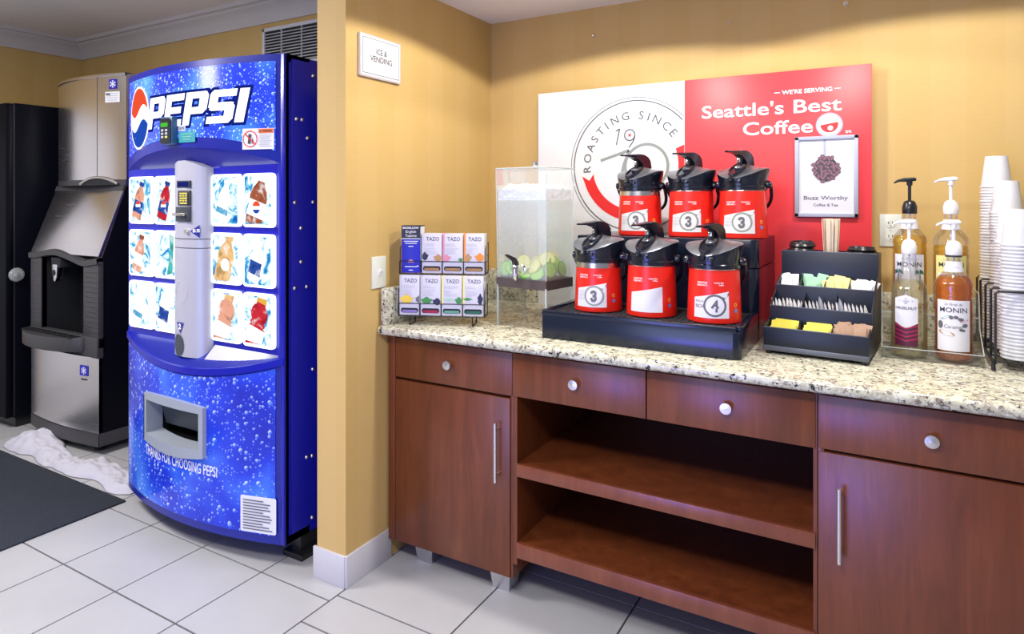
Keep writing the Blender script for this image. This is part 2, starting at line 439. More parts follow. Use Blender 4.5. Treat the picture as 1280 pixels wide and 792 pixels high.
# ------------------------------------------------------------------ the setting
PX0, PX1, PY0 = -1.873, -1.727, 1.775      # partition: left face, right face, front face
YB = 2.795                                  # back wall of the coffee nook
YA, XL = 2.84, -5.64                        # back and left walls of the vending alcove
ZC, ZA = 2.318, 2.70                        # nook soffit, alcove ceiling
def build_setting():
    # floor: grout bed with the tiles standing on it, two layouts meeting at the partition line
    b = MB(); b.box(-5.8, 2.2, -2.6, 2.95, -.05, -.004, m=1)
    g = .0035
    def tiles(xs, ys):
        for x0, x1 in zip(xs, xs[1:]):
            for y0, y1 in zip(ys, ys[1:]):
                b.prism([(x0 + g, y0 + g), (x1 - g, y0 + g), (x1 - g, y1 - g), (x0 + g, y1 - g)], 'z', -.02, 0.0, 0)
    tiles([-1.722 - .36 * k for k in range(12)][::-1], [1.689 - .35 * k for k in range(13)][::-1] + [2.04, 2.39, 2.74, 2.95])
    tiles([-1.722, -1.243, -.767, -.29, .187, .664, 1.14, 1.62, 2.2], [1.559 - .475 * k for k in range(9)][::-1] + [1.727, 2.20, 2.68, 2.95])
    struct('floor', b, ['tile', 'grout'], smooth=0)
    w = .12
    struct('wall_back', MB().box(PX1 - .02, 2.2, YB, YB + w, 0, 2.9), 'wallpaper')
    struct('wall_partition', MB().box(PX0, PX1, PY0, YA + w, 0, 2.9), 'wallpaper')
    struct('wall_alcove', MB().box(XL - w, PX0 + .01, YA, YA + w, 0, 2.9), 'wallpaper')
    struct('wall_left', MB().box(XL - w, XL, -2.6, YA, 0, 2.9), 'wallpaper')
    struct('ceiling', MB().box(PX0, 2.2, -2.6, YB + .05, ZC, ZC + .06), 'ceiling_paint')
    struct('ceiling_alcove', MB().box(XL - w, PX0 + .02, -2.6, YA + w, ZA, ZA + .06), 'ceiling_paint')
    # cornice in the alcove
    prof = [(0, 2.562), (.012, 2.562), (.016, 2.575), (.022, 2.582), (.028, 2.600), (.044, 2.628), (.066, 2.652), (.080, 2.660), (.084, 2.672), (.105, 2.676), (.108, 2.70), (0, 2.70)]
    struct('trim_1', MB().prism([(YA - d, z) for d, z in prof], 'x', XL, PX0), 'cornice_white', smooth=50)
    struct('trim_2', MB().prism([(XL + d, z) for d, z in prof], 'y', -2.6, YA), 'cornice_white', smooth=50)
    # tile skirting round the partition
    h = .118
    struct('baseboard_front', MB().box(PX0 - .012, PX1 + .001, PY0 - .010, PY0 + .001, 0, h, .0015), 'baseboard_tile')
    struct('baseboard_side', MB().box(PX1 - .001, PX1 + .010, PY0 - .006, 2.02, 0, h, .0015), 'baseboard_tile')
    # added unseen door-shaped white reflector on the left wall, mirrored in the ice machine
    d = MB(); d.box(XL, XL + .035, -.50, .56, 0, 2.05, .004); d.box(XL, XL + .035, .57, 1.63, 0, 2.05, .004); d.box(XL, XL + .05, -.58, -.50, 0, 2.13, .004); d.box(XL, XL + .05, 1.63, 1.71, 0, 2.13, .004); d.box(XL, XL + .05, -.58, 1.71, 2.05, 2.13, .004)
    struct('white_reflector', d, 'sign_face')
    # faint wall seam in the corner
    struct('trim_3', MB().box(PX1, PX1 + .004, YB - .004, YB, 1.10, ZC), 'wallpaper')

def build_wall_things():
    # ice & vending sign on the partition
    t = thing('wall_sign', 'small framed ice and vending sign on the ochre partition', 'sign', (PX1, 1.955, 1.983))
    def at(d): return lambda x, y: (d, x, y)
    b = MB(); b.prism(rrect(.238, .164, .004), 'x', 0, .012); obj('backing', b, 'sign_silver', t)
    b = MB(); b.prism(rrect(.226, .152, .002), 'x', .012, .0135); f = obj('face', b, 'sign_face', t)
    b = MB(); b.strip(rrect(.206, .132, .001), rrect(.2115, .1375, .001), at(.0139)); obj('border', b, 'ink_grey', t)
    b = MB(); b.text('ICE &', .0235, lambda x, y: (.0142, x + .002, y + .012), bold=.012, fit=.062); b.text('VENDING', .0235, lambda x, y: (.0142, x, y - .018), bold=.012, fit=.128)
    for i, xx in enumerate((-.012, .006, .014, .026)): b.shape(circ(.0018, 8, xx, -.036), at(.0142))
    obj('lettering', b, 'ink_dark', t)
    # light switch
    t = thing('light_switch', 'almond toggle light switch on the partition above the splashback', 'switch', (PX1, 1.951, 1.148))
    obj('plate', MB().box(0, .008, -.040, .040, -.062, .062, .003), 'almond_plastic', t)
    b = MB(); b.box(.006, .012, -.006, .006, -.013, .013, .001); b.prism([(.010, -.004), (.024, .006), (.024, .011), (.010, .008)], 'y', -.004, .004)
    obj('toggle', b, 'white_plastic', t)
    # duplex outlet on the back wall
    t = thing('wall_outlet', 'almond duplex power outlet on the wall behind the syrup bottles', 'outlet', (.016, YB, 1.318))
    obj('plate', MB().box(-.036, .036, -.007, 0, -.060, .060, .0025), 'almond_plastic', t)
    for s in (-1, 1):
        b = MB(); b.prism(circ(.0165, 24, 0, s * .0245, ry=.0145), 'y', -.0095, -.006)
        for xx in (-.006, .006): b.box(xx - .0012, xx + .0012, -.0102, -.0094, s * .0245 - .001, s * .0245 + .0075, m=1)
        b.prism(circ(.0022, 10, 0, s * .0245 - .0075), 'y', -.0102, -.0094, 1)
        obj('socket', b, ['almond_plastic', 'ink_dark'], t)
    obj('screw', MB().lathe([(0, -.0005), (.003, -.0005), (.003, .001), (0, .001)], 12, 0, (0, -.0072, 0), Matrix.Rotation(pi / 2, 4, 'X')), 'nickel', t)
    # hooks and screws left in the wall above the boards
    b = MB(); b.lathe([(0, 0), (.008, 0), (.008, .004), (0, .004)], 16, 0, (0, 0, 0), Matrix.Rotation(pi / 2, 4, 'X'))
    b.tube([(0, -.003, .002), (0, -.016, 0), (0, -.020, -.008), (0, -.014, -.016), (0, -.008, -.012)], .0025, 8)
    o = obj('wall_hook', b, 'nickel'); o.location = (-.132, YB, 2.182); tag(o, 'small metal hook high on the back wall above the red board', 'hook')
    for i, (x, z, lb) in enumerate(((-1.172, 2.19, 'bare screw in the back wall above the white board'), (-.56, 2.168, 'tiny screw in the back wall above the red board'))):
        b = MB(); b.lathe([(0, .012), (.006 - i * .002, .010), (.007 - i * .002, .006), (.003, .004), (.003, 0)], 12, 0, (0, 0, 0), Matrix.Rotation(pi / 2, 4, 'X'))
        o = obj('wall_screw', b, 'nickel'); o.location = (x, YB, z); tag(o, lb, 'screw')
    # return-air grille on the alcove wall
    t = thing('vent_grille', 'white louvred air vent on the wall above the blue drink machine', 'vent', (-3.12, YA, 2.40))
    W, H = .36, .13
    b = MB(); fw = .022
    b.box(-W, W, -.012, 0, H - fw, H, .002); b.box(-W, W, -.012, 0, -H, -H + fw, .002)
    b.box(-W, -W + fw, -.012, 0, -H, H, .002); b.box(W - fw, W, -.012, 0, -H, H, .002); obj('frame', b, 'vent_white', t)
    obj('duct', MB().box(-W + .01, W - .01, -.002, 0, -H + .01, H - .01), 'dark_recess', t)
    for i in range(11):
        z = -H + fw + .008 + i * .0188
        b = MB(); b.prism([(-.014, z - .004), (-.012, z - .005), (-.002, z + .004), (-.004, z + .005)], 'x', -W + fw - .002, W - fw + .002); obj('slat', b, 'vent_white', t)
    for xx in (-.18, 0, .18): obj('bar', MB().box(xx - .002, xx + .002, -.0145, -.003, -H + fw, H - fw), 'vent_white', t)
    for xx in (-W + .011, W - .011):
        obj('screw', MB().ball((xx, -.012, H - .011), .004), 'nickel', t)

def build_floor_things():
    b = MB(); b.box(-4.62, -3.122, .35, 1.762, .0, .009, .003)
    tag(obj('floor_mat', b, 'mat_pile'), 'dark charcoal ribbed entrance mat on the tile floor', 'mat')
    # rumpled towel soaking under the ice machine
    random.seed(3)
    def hgt(x, y):
        u = (x + 4.52) / 1.30
        e = mnoise.noise(V((x * 7, y * 9, 1.7))); e2 = mnoise.noise(V((x * 19, y * 26, 5.1))) + .6 * mnoise.noise(V((x * 41, y * 44, 2.1)))
        hump = .052 * math.exp(-((x + 4.27) / .17) ** 2) + .022 * math.exp(-((x + 3.62) / .26) ** 2) + .016
        return hump * (1 + .55 * e) + .019 * e2
    top = {}
    nu, nv = 90, 24; vs = []; fs = []
    for i in range(nu + 1):
        x = -4.52 + 1.34 * i / nu
        yc = 1.892 + .03 * sin(i * .11) - .05 * (i / nu) ** 2
        w = (.075 + .045 * mnoise.noise(V((x * 4, 0, 9))) + .05 * math.exp(-((x + 4.3) / .2) ** 2)) * min(1, (i + 1.5) / 7, (nu - i + 1.5) / 5)
        for j in range(nv + 1):
            t = -1 + 2 * j / nv
            y = yc + t * w + .012 * mnoise.noise(V((x * 11, t * 2, 4)))
            z = .003 + max(0, hgt(x, y)) * (1 - abs(t) ** 3) ** .6 * min(1, (i + .3) / 5, (nu - i + .3) / 5)
            vs.append((x, y, z))
    k = nv + 1
    fs = [(i * k + j, (i + 1) * k + j, (i + 1) * k + j + 1, i * k + j + 1) for i in range(nu) for j in range(nv)]
    n0 = len(vs); vs2 = [(x, y, 0.0) for x, y, z in vs]
    b = MB(); b.add(vs + vs2, fs + [tuple(q + n0 for q in f[::-1]) for f in fs])
    tag(obj('towel', b, 'towel_cloth', smooth=80), 'rumpled white towel on the floor in front of the ice machine', 'towel')

# ------------------------------------------------------------------ blue drink machine
VC, VH, VY = -2.55, .53, 1.75
def vt(x): return (x - VC) / VH
def vy(x): return VY - .09 * (1 - vt(x) ** 2)
def vtop(x): return 1.56 + .088 * max(0, 1 - vt(x) ** 2) ** .75      # lower rim of the header
def vledge(x): return .822 - .078 * (1 - vt(x) ** 2)                 # front rim of the ledge
def von(d): return lambda x, z: (x, vy(x) - d, z)

def build_vending():
    t = thing('vending_machine', 'tall blue bow-fronted drink machine with lit soda panels', 'vending machine', (VC, 2.15, 0))
    P = lambda n, b, m, par=t, **k: obj(n, b, m, par, world=True, **k)
    X0, X1 = VC - VH, VC + VH
    xs = [VC + VH * v for v in linspace(-1, 1, 41)]
    # cabinet
    b = MB(); b.box(X0, X1, 1.870, 2.62, .09, 2.0, .004)
    for q in ((X0, X0 + .03, .09, 2.0), (X1 - .03, X1, .09, 2.0), (X0, X1, .09, .12), (X0, X1, 1.97, 2.0)): b.box(q[0], q[1], VY + .004, 1.872, q[2], q[3])
    P('cabinet', b, 'machine_blue')
    b = MB(); b.box(X1 - .004, X1 + .003, VY + .03, 2.60, .12, 1.985, .002); P('side_panel', b, 'machine_blue')
    # door edge strip on the right
    P('door_edge', MB().box(X1 - .035, X1, VY - .006, VY + .02, .09, 2.0, .003), 'machine_blue')
    # header: bowed block with arched underside
    b = MB()
    b.grid(lambda x, k: (x, vy(x), vtop(x) if k == 0 else 2.0), xs, [0, 1])
    b.grid(lambda x, k: (x, vy(x) if k == 0 else VY + .01, 2.0), xs, [0, 1])
    b.grid(lambda x, k: (x, vy(x) if k == 0 else VY + .01, vtop(x) if k == 0 else 1.56), xs, [0, 1], 1)
    P('header', b, ['frame_blue', 'machine_blue'], smooth=50)
    xp = [v for v in linspace(X0 + .03, X1 - .038, 41)]
    b = MB(); b.grid(lambda x, k: (x, vy(x) - .002, vtop(x) + .042 if k == 0 else 1.972), xp, [0, 1])
    hp = P('header_print', b, 'print_header', smooth=60)
    # big word and globe on the header
    b = MB()
    word = lambda d: (lambda x, z: von(d)(x - 2.487, z + 1.738))
    block_word(b, 'PEPSI', .640, .134, word)
    P('lettering', b, ['letter_white', 'letter_blue'], hp)
    b = MB(); gx, gz, ra, rb = -2.900, 1.797, .103, .132
    f = von(.0060)
    b.shape(circ(ra * 1.10, 48, gx, gz, ry=rb * 1.07), von(.0052), 1)
    def wave(u): return .20 * sin(u * pi) + .05
    top = [(cos(a), sin(a)) for a in linspace(.02, pi - .02, 30)]
    red = [(c, s) for c, s in top if s > wave(c) + .18] 
    redp = [(gx + ra * c, gz + rb * s) for c, s in red]
    ue = linspace(red[-1][0], red[0][0], 24)
    redp += [(gx + ra * u, gz + rb * (wave(u) + .18)) for u in ue]
    b.shape(redp, f, 0)
    bot = [(cos(a), sin(a)) for a in linspace(pi + .02, 2 * pi - .02, 40)]
    blu = [(c, s) for c, s in bot if s < wave(c) - .32]
    blup = [(gx + ra * c, gz + rb * s) for c, s in blu] + [(gx + ra * u, gz + rb * (wave(u) - .32)) for u in linspace(blu[-1][0], blu[0][0], 24)]
    b.shape(blup, f, 2)
    P('globe_emblem', b, ['globe_red', 'globe_white', 'globe_blue'], hp)
    # warning sticker
    b = MB(); s = von(.004); cx, cz = -2.130, 1.670
    b.shape(rrect(.138, .082, .002, 4, cx, cz), von(.0055), 0)
    s = von(.0065)
    b.shape([(cx + .003, cz + .022), (cx + .067, cz + .022), (cx + .067, cz + .039), (cx + .003, cz + .039)], s, 1)
    b.text('WARNING', .009, lambda x, y: von(.0072)(cx + .040 + x, cz + .0262 + y), 2, bold=.03, fit=.042)
    b.shape([(cx + .008, cz + .026), (cx + .016, cz + .026), (cx + .012, cz + .035)], von(.0072), 2)
    b.strip(circ(.029, 32, cx - .034, cz), circ(.0325, 32, cx - .034, cz), s, 3)
    b.shape([(cx - .044, cz - .018), (cx - .032, cz - .020), (cx - .028, cz + .018), (cx - .040, cz + .020)], s, 2)
    b.shape([(cx - .026, cz - .018), (cx - .018, cz - .018), (cx - .022, cz + .008)], s, 2)
    b.shape([(cx - .058, cz + .020), (cx - .055, cz + .023), (cx - .010, cz - .020), (cx - .013, cz - .023)], von(.0072), 3)
    for i in range(7): b.shape([(cx + .005, cz + .015 - i * .0072), (cx + .062 - (i % 3) * .006, cz + .015 - i * .0072), (cx + .062 - (i % 3) * .006, cz + .0125 - i * .0072), (cx + .005, cz + .0125 - i * .0072)], s, 4)
    P('warning_label', b, ['paper_white', 'warning_orange', 'ink_dark', 'ink_red', 'ink_pale'], hp)
    # payment notices and card reader
    b = MB(); b.shape(rrect(.105, .044, .002, 4, -2.497, 1.690), von(.005), 0); b2 = MB(); b2.shape(rrect(.05, .026, .002, 4, -2.530, 1.728), von(.0042), 0)
    for i in range(3): b.shape(rrect(.07 - .012 * i, .004, .001, 2, -2.497, 1.702 - i * .011), von(.0058), 2)
    b2.text('$1.75', .009, lambda x, y: von(.0048)(-2.530 + x, 1.7235 + y), 1, bold=.02); P('price_label', b2, ['silver_frame', 'ink_dark'], hp)
    P('notice', b, ['teal_label', 'silver_frame', 'mint_ink'], hp)
    cr = P('card_reader', MB().box(-2.642, -2.560, 1.632, 1.69, 1.662, 1.778, .006), 'reader_blue', t)
    P('faceplate', MB().prism(rrect(.072, .104, .012, 5, -2.602, 1.718), 'y', 1.6285, 1.634, 0), 'black_gloss', cr)
    P('screen', MB().box(-2.630, -2.584, 1.6270, 1.629, 1.735, 1.752), 'lcd_green', cr)
    b = MB()
    for i in range(3):
        for j in range(2): b.box(-2.628 + j * .027, -2.612 + j * .027, 1.6268, 1.629, 1.688 + i * .014, 1.697 + i * .014, .001, m=1 if (i == 0 and j == 1) else 0)
    P('keypad', b, ['silver_frame', 'key_yellow'], cr)
    # recessed selection face
    P('selection_face', MB().box(X0 + .004, X1 - .004, VY - .002, VY + .02, .80, 1.58), 'machine_blue')
    cols = [(-3.050, -2.866), (-2.852, -2.676), (-2.450, -2.266), (-2.250, -2.068)]
    rows = [(1.322, 1.537), (1.083, 1.295), (.845, 1.060)]
    kinds = [['pepsi_pale', 'pepsi', 'splash', 'diet'], ['diet_pale', 'teal', 'orange', 'cyan'], ['splash', 'cyan', 'sport_pale', 'sport']]
    for r in range(3):
        for c in range(4):
            x0, x1 = cols[c]; z0, z1 = rows[r]; w, h = x1 - x0, z1 - z0; cx, cz = (x0 + x1) / 2, (z0 + z1) / 2
            b = MB(); b.prism(rrect(w, h, .018, 5, cx, cz), 'y', VY - .016, VY - .001, 0, .003)
            pn = P('selection_panel', b, 'panel_white')
            b = MB(); b.prism(rrect(w * .85, h * .90, .010, 4, cx, cz), 'y', VY - .0175, VY - .012); P('picture', b, 'picture_ice', pn)
            draw_bottle(kinds[r][c], cx, cz, w * .80, h * .86, P, pn)
    # grey coin column
    prof = [(-2.452, VY), (-2.455, 1.722), (-2.468, 1.703), (-2.50, 1.689), (-2.55, 1.681), (-2.60, 1.683), (-2.640, 1.697), (-2.662, 1.720), (-2.668, VY)]
    def ctop(x): return 1.548 + .050 * sin(max(0, min(1, (x + 2.668) / .216)) * pi * .72 + .55)
    b = MB(); k = len(prof)
    b.grid(lambda i, q: (prof[i][0], prof[i][1], ctop(prof[i][0]) if q else .772), list(range(k)), [0, 1])
    b.grid(lambda i, q: (prof[i][0], prof[i][1] if q else VY, ctop(prof[i][0])), list(range(k)), [0, 1])
    col = P('coin_column', b, 'column_grey', smooth=60)
    def cy(x):
        for (xa, ya), (xb, yb) in zip(prof, prof[1:]):
            if xb <= x <= xa: return ya + (yb - ya) * (x - xa) / (xb - xa)
        return VY
    con = lambda d: (lambda x, z: (x, cy(x) - d, z))
    def cbox(name, x0, x1, z0, z1, d, mt, par=col, inset=.01):
        ym = min(cy(x0), cy(x1), cy((x0 + x1) / 2))
        return P(name, MB().box(x0, x1, ym - d, ym + .02, z0, z1, .0012), mt, par)
    sc = cbox('display', -2.602, -2.512, 1.482, 1.512, .002, 'coin_dark'); cbox('screen', -2.594, -2.520, 1.486, 1.507, .003, 'lcd_blue', sc)
    bv = cbox('bill_slot', -2.592, -2.512, 1.408, 1.470, .003, 'charcoal')
    b = MB(); yb = cy(-2.55) - .007
    b.box(-2.578, -2.518, yb + .001, yb + .003, 1.412, 1.464)
    for i, zz in enumerate((1.458, 1.448, 1.438, 1.428, 1.417)):
        for j in range(3 if i % 2 else 1):
            wx = .05 if i % 2 == 0 else .013
            b.box(-2.573 + j * .018, -2.573 + j * .018 + wx, yb, yb + .002, zz - .003, zz + .003, m=1)
    P('bill_label', b, ['ink_dark', 'key_yellow'], bv)
    cs = cbox('coin_slot', -2.602, -2.512, 1.340, 1.402, .006, 'coin_dark')
    ys = cy(-2.55) - .02
    P('coin_lever', MB().box(-2.606, -2.530, ys, ys + .016, 1.364, 1.376, .003), 'nickel', cs)
    P('lock', MB().lathe([(0, 0), (.010, 0), (.011, .004), (.009, .012), (0, .012)], 18, 0, (-2.533, cy(-2.533) + .002, 1.300), Matrix.Rotation(pi / 2, 4, 'X')), 'nickel', col)
    b = MB()
    b.shape([(-2.512, 1.300), (-2.470, 1.327), (-2.470, 1.273)], con(.006), 0)
    b.shape([(-2.602, .915), (-2.552, .915), (-2.577, .868)], con(.003), 0)
    b.text('2', .022, lambda x, z: con(.0045)(-2.577 + x, .888 + z), 1, bold=.03)
    b.text('$1.75', .013, lambda x, z: con(.0085)(-2.482 + x, 1.297 + z), 1, bold=.03, fit=.028)
    P('arrow_decal', b, ['triangle_blue', 'letter_white'], col)
    b = MB()
    for zz in (1.266, 1.228): b.grid(lambda i, q: (prof[i][0], prof[i][1] - .0008, zz + q * .003), list(range(k)), [0, 1])
    P('seam', b, 'charcoal', col)
    b = MB(); b.strip(circ(.040, 36, -2.575, 1.045, ry=.042), circ(.044, 36, -2.575, 1.045, ry=.046), con(.0012)); P('medallion', b, 'ink_pale', col)
    b = MB(); b.shape(circ(.036, 24, -2.588, .820, ry=.046), con(.0045)); P('coin_return', b, 'coin_dark', col)
    # lower block with the ledge and the delivery port
    PX = (-2.805, -2.388); PZ = (.392, .584)
    xl = sorted(set(xs + list(PX)))
    def zrow(x, k): return [.09, PZ[0], PZ[1], vledge(x)][k]
    def lower(d, xa, ztop, zbot):
        b = MB(); vs = []; kk = 4
        for x in xa: vs += [(x, vy(x) - d, zz) for zz in (zbot, PZ[0], PZ[1], ztop(x))]
        fs = []
        for i in range(len(xa) - 1):
            for j in range(3):
                if j == 1 and PX[0] - 1e-6 <= xa[i] and xa[i + 1] <= PX[1] + 1e-6: continue
                fs.append((i * 4 + j, (i + 1) * 4 + j, (i + 1) * 4 + j + 1, i * 4 + j + 1))
        b.add(vs, fs); return b
    b = lower(0, xl, vledge, .09)
    b.grid(lambda x, k: (x, vy(x) if k == 0 else VY + .01, vledge(x) if k == 0 else .822), xs, [0, 1])
    b.grid(lambda x, k: (x, vy(x) if k == 0 else VY + .01, .09), xs, [0, 1])
    P('lower_door', b, 'frame_blue', smooth=50)
    # ledge rim
    b = MB()
    b.grid(lambda x, k: [(x, vy(x) + .004, vledge(x) + .001), (x, vy(x) - .008, vledge(x) - .004), (x, vy(x) - .009, vledge(x) - .030), (x, vy(x) + .002, vledge(x) - .036)][k], xs, [0, 1, 2, 3])
    P('ledge_rim', b, 'machine_blue', smooth=40)
    b = MB()
    b.grid(lambda x, k: (x, vy(x) + .012 if k == 0 else VY - .004, vledge(x) + .004 if k == 0 else .8235), linspace(-2.44, X1 - .02, 14), [0, 1])
    P('ledge_plate', b, 'column_grey', smooth=50)
    xa = sorted(set([v for v in linspace(X0 + .022, X1 - .038, 41)] + list(PX)))
    b = lower(.0022, xa, lambda x: vledge(x) - .037, .122); lp = P('lower_print', b, 'print_lower', smooth=60)
    # delivery port
    b = MB(); q = [vy(PX[0]), vy(PX[1])]
    b.box(PX[0] - .002, PX[1] + .002, 1.86, 1.865, PZ[0] - .01, PZ[1] + .01)
    for xx in PX: b.box(xx - .003, xx + .003, 1.66, 1.865, PZ[0], PZ[1])
    b.box(PX[0], PX[1], 1.67, 1.865, PZ[0] - .006, PZ[0]); b.box(PX[0], PX[1], 1.67, 1.865, PZ[1], PZ[1] + .006)
    pt = P('delivery_port', b, 'dark_recess')
    fx = linspace(PX[0] - .004, PX[1] + .004, 18)
    outer = [(x, PZ[1] + .008 + .010 * (1 - ((x - sum(PX) / 2) / .21) ** 2)) for x in fx] + [(x, PZ[0] - .004 - .022 * (1 - ((x - sum(PX) / 2) / .21) ** 2)) for x in fx[::-1]]
    ix = linspace(PX[0] + .020, PX[1] - .020, 18)
    inner = [(x, PZ[1] - .018) for x in ix] + [(x, PZ[0] + .030 - .010 * (1 - ((x - sum(PX) / 2) / .19) ** 2)) for x in ix[::-1]]
    b = MB(); b.strip(outer, inner, von(.020)); 
    k = len(outer)
    b.add([von(.020)(*p) for p in outer] + [von(-.004)(*p) for p in outer], [(i, (i + 1) % k, k + (i + 1) % k, k + i) for i in range(k)])
    b.add([von(.020)(*p) for p in inner] + [von(-.055)(*p) for p in inner], [(i, (i + 1) % k, k + (i + 1) % k, k + i) for i in range(k)])
    P('port_frame', b, 'door_grey', pt)
    P('port_flap', MB().prism([(1.742, PZ[0] + .05), (1.752, PZ[0] + .05), (1.722, PZ[1] - .02), (1.712, PZ[1] - .02)], 'x', PX[0] + .03, PX[1] - .10), 'coin_dark', pt)
    b = MB(); b.text('THANKS FOR CHOOSING PEPSI', .043, lambda x, z: von(.0035)(-2.575 + x, .318 + z), 0, bold=.012, fit=.50)
    P('lettering', b, 'board_white', lp)
    b = MB(); cx, cz = -2.128, .200
    b.shape(rrect(.155, .142, .008, 4, cx, cz), von(.0075), 0)
    random.seed(11)
    for i in range(11):
        w = .13 if i % 4 else .10; w -= random.random() * .02; z = cz + .056 - i * .0112
        b.shape([(cx - .066, z), (cx - .066 + w, z), (cx - .066 + w, z - .0042), (cx - .066, z - .0042)], von(.0085), 1)
    P('service_label', b, ['paper_white', 'ink_grey'], lp)
    # bolts on the visible side
    for (y, z) in BOLTS: P('bolt', MB().lathe([(0, 0), (.008, 0), (.0075, .004), (.004, .007), (0, .0075)], 14, 0, (X1 + .003, y, z), Matrix.Rotation(pi / 2, 4, 'Y')), 'nickel', smooth=60)
    b = MB(); b.box(X1 - .001, X1 + .006, 1.93, 2.05, 1.735, 1.775, .002); P('hasp', b, 'machine_blue')
    # shadowed plinth and floor brackets
    for nm, xa, xb, ya, yb in (('base_bracket', X1 - .09, X1 + .02, 1.815, 2.50), ('base_bracket', X0 - .0, X0 + .10, 1.86, 2.50)):
        b = MB(); b.box(xa, xb, ya, yb, 0, .022, .002); b.box(xa + .03, xb - .03, ya + .02, yb, .02, .095, .002); P(nm, b, 'black_plastic')

GLYPH = {   # heavy squared capitals in a unit cell
 'P': [[(0, 0), (.30, 0), (.30, 1), (0, 1)], [(.28, .80), (.72, .80), (.84, .86), (.90, 1 - .06), (.78, 1), (.28, 1)], [(.60, .44), (.94, .44), (.94, .88), (.84, 1), (.60, .94)], [(.28, .33), (.80, .33), (.94, .46), (.90, .54), (.28, .54)]],
 'E': [[(0, 0), (.30, 0), (.30, 1), (0, 1)], [(.28, .79), (.88, .79), (.88, 1), (.28, 1)], [(.28, .40), (.80, .40), (.80, .60), (.28, .60)], [(.28, 0), (.88, 0), (.88, .21), (.28, .21)]],
 'S': [[(.12, .79), (.94, .79), (.94, 1), (.12, 1), (.02, .92)], [(0, .48), (.32, .40), (.32, .92), (.12, 1), (0, .88)], [(.04, .42), (.14, .38), (.80, .38), (.90, .60), (.80, .62), (.14, .62)], [(.62, .06), (.82, 0), (.95, .12), (.95, .50), (.82, .62), (.62, .60)], [(0, 0), (.82, 0), (.94, .12), (.80, .21), (0, .21)]],
 'I': [[(0, 0), (.31, 0), (.31, 1), (0, 1)]]}
def block_word(b, txt, width, h, word):
    adv = {'P': 1.0, 'E': .96, 'S': 1.03, 'I': .31}
    tot = sum(adv[c] for c in txt); k = width / (tot + .2); x0 = -width / 2
    for ch in txt:
        for piece in GLYPH[ch]:
            for grow, d, m in ((.085, .0030, 1), (0, .0045, 0)):
                cx = sum(p[0] for p in piece) / len(piece); cz = sum(p[1] for p in piece) / len(piece)
                pl = [(p[0] + (grow if p[0] > cx else -grow) * .95, p[1] + (grow if p[1] > cz else -grow)) for p in piece]
                n = 6; us = linspace(0, 1, n)
                b.shape([(x0 + k * (u + .22 * z), z * h) for u, z in pl], word(d), m)
        x0 += adv[ch] * k
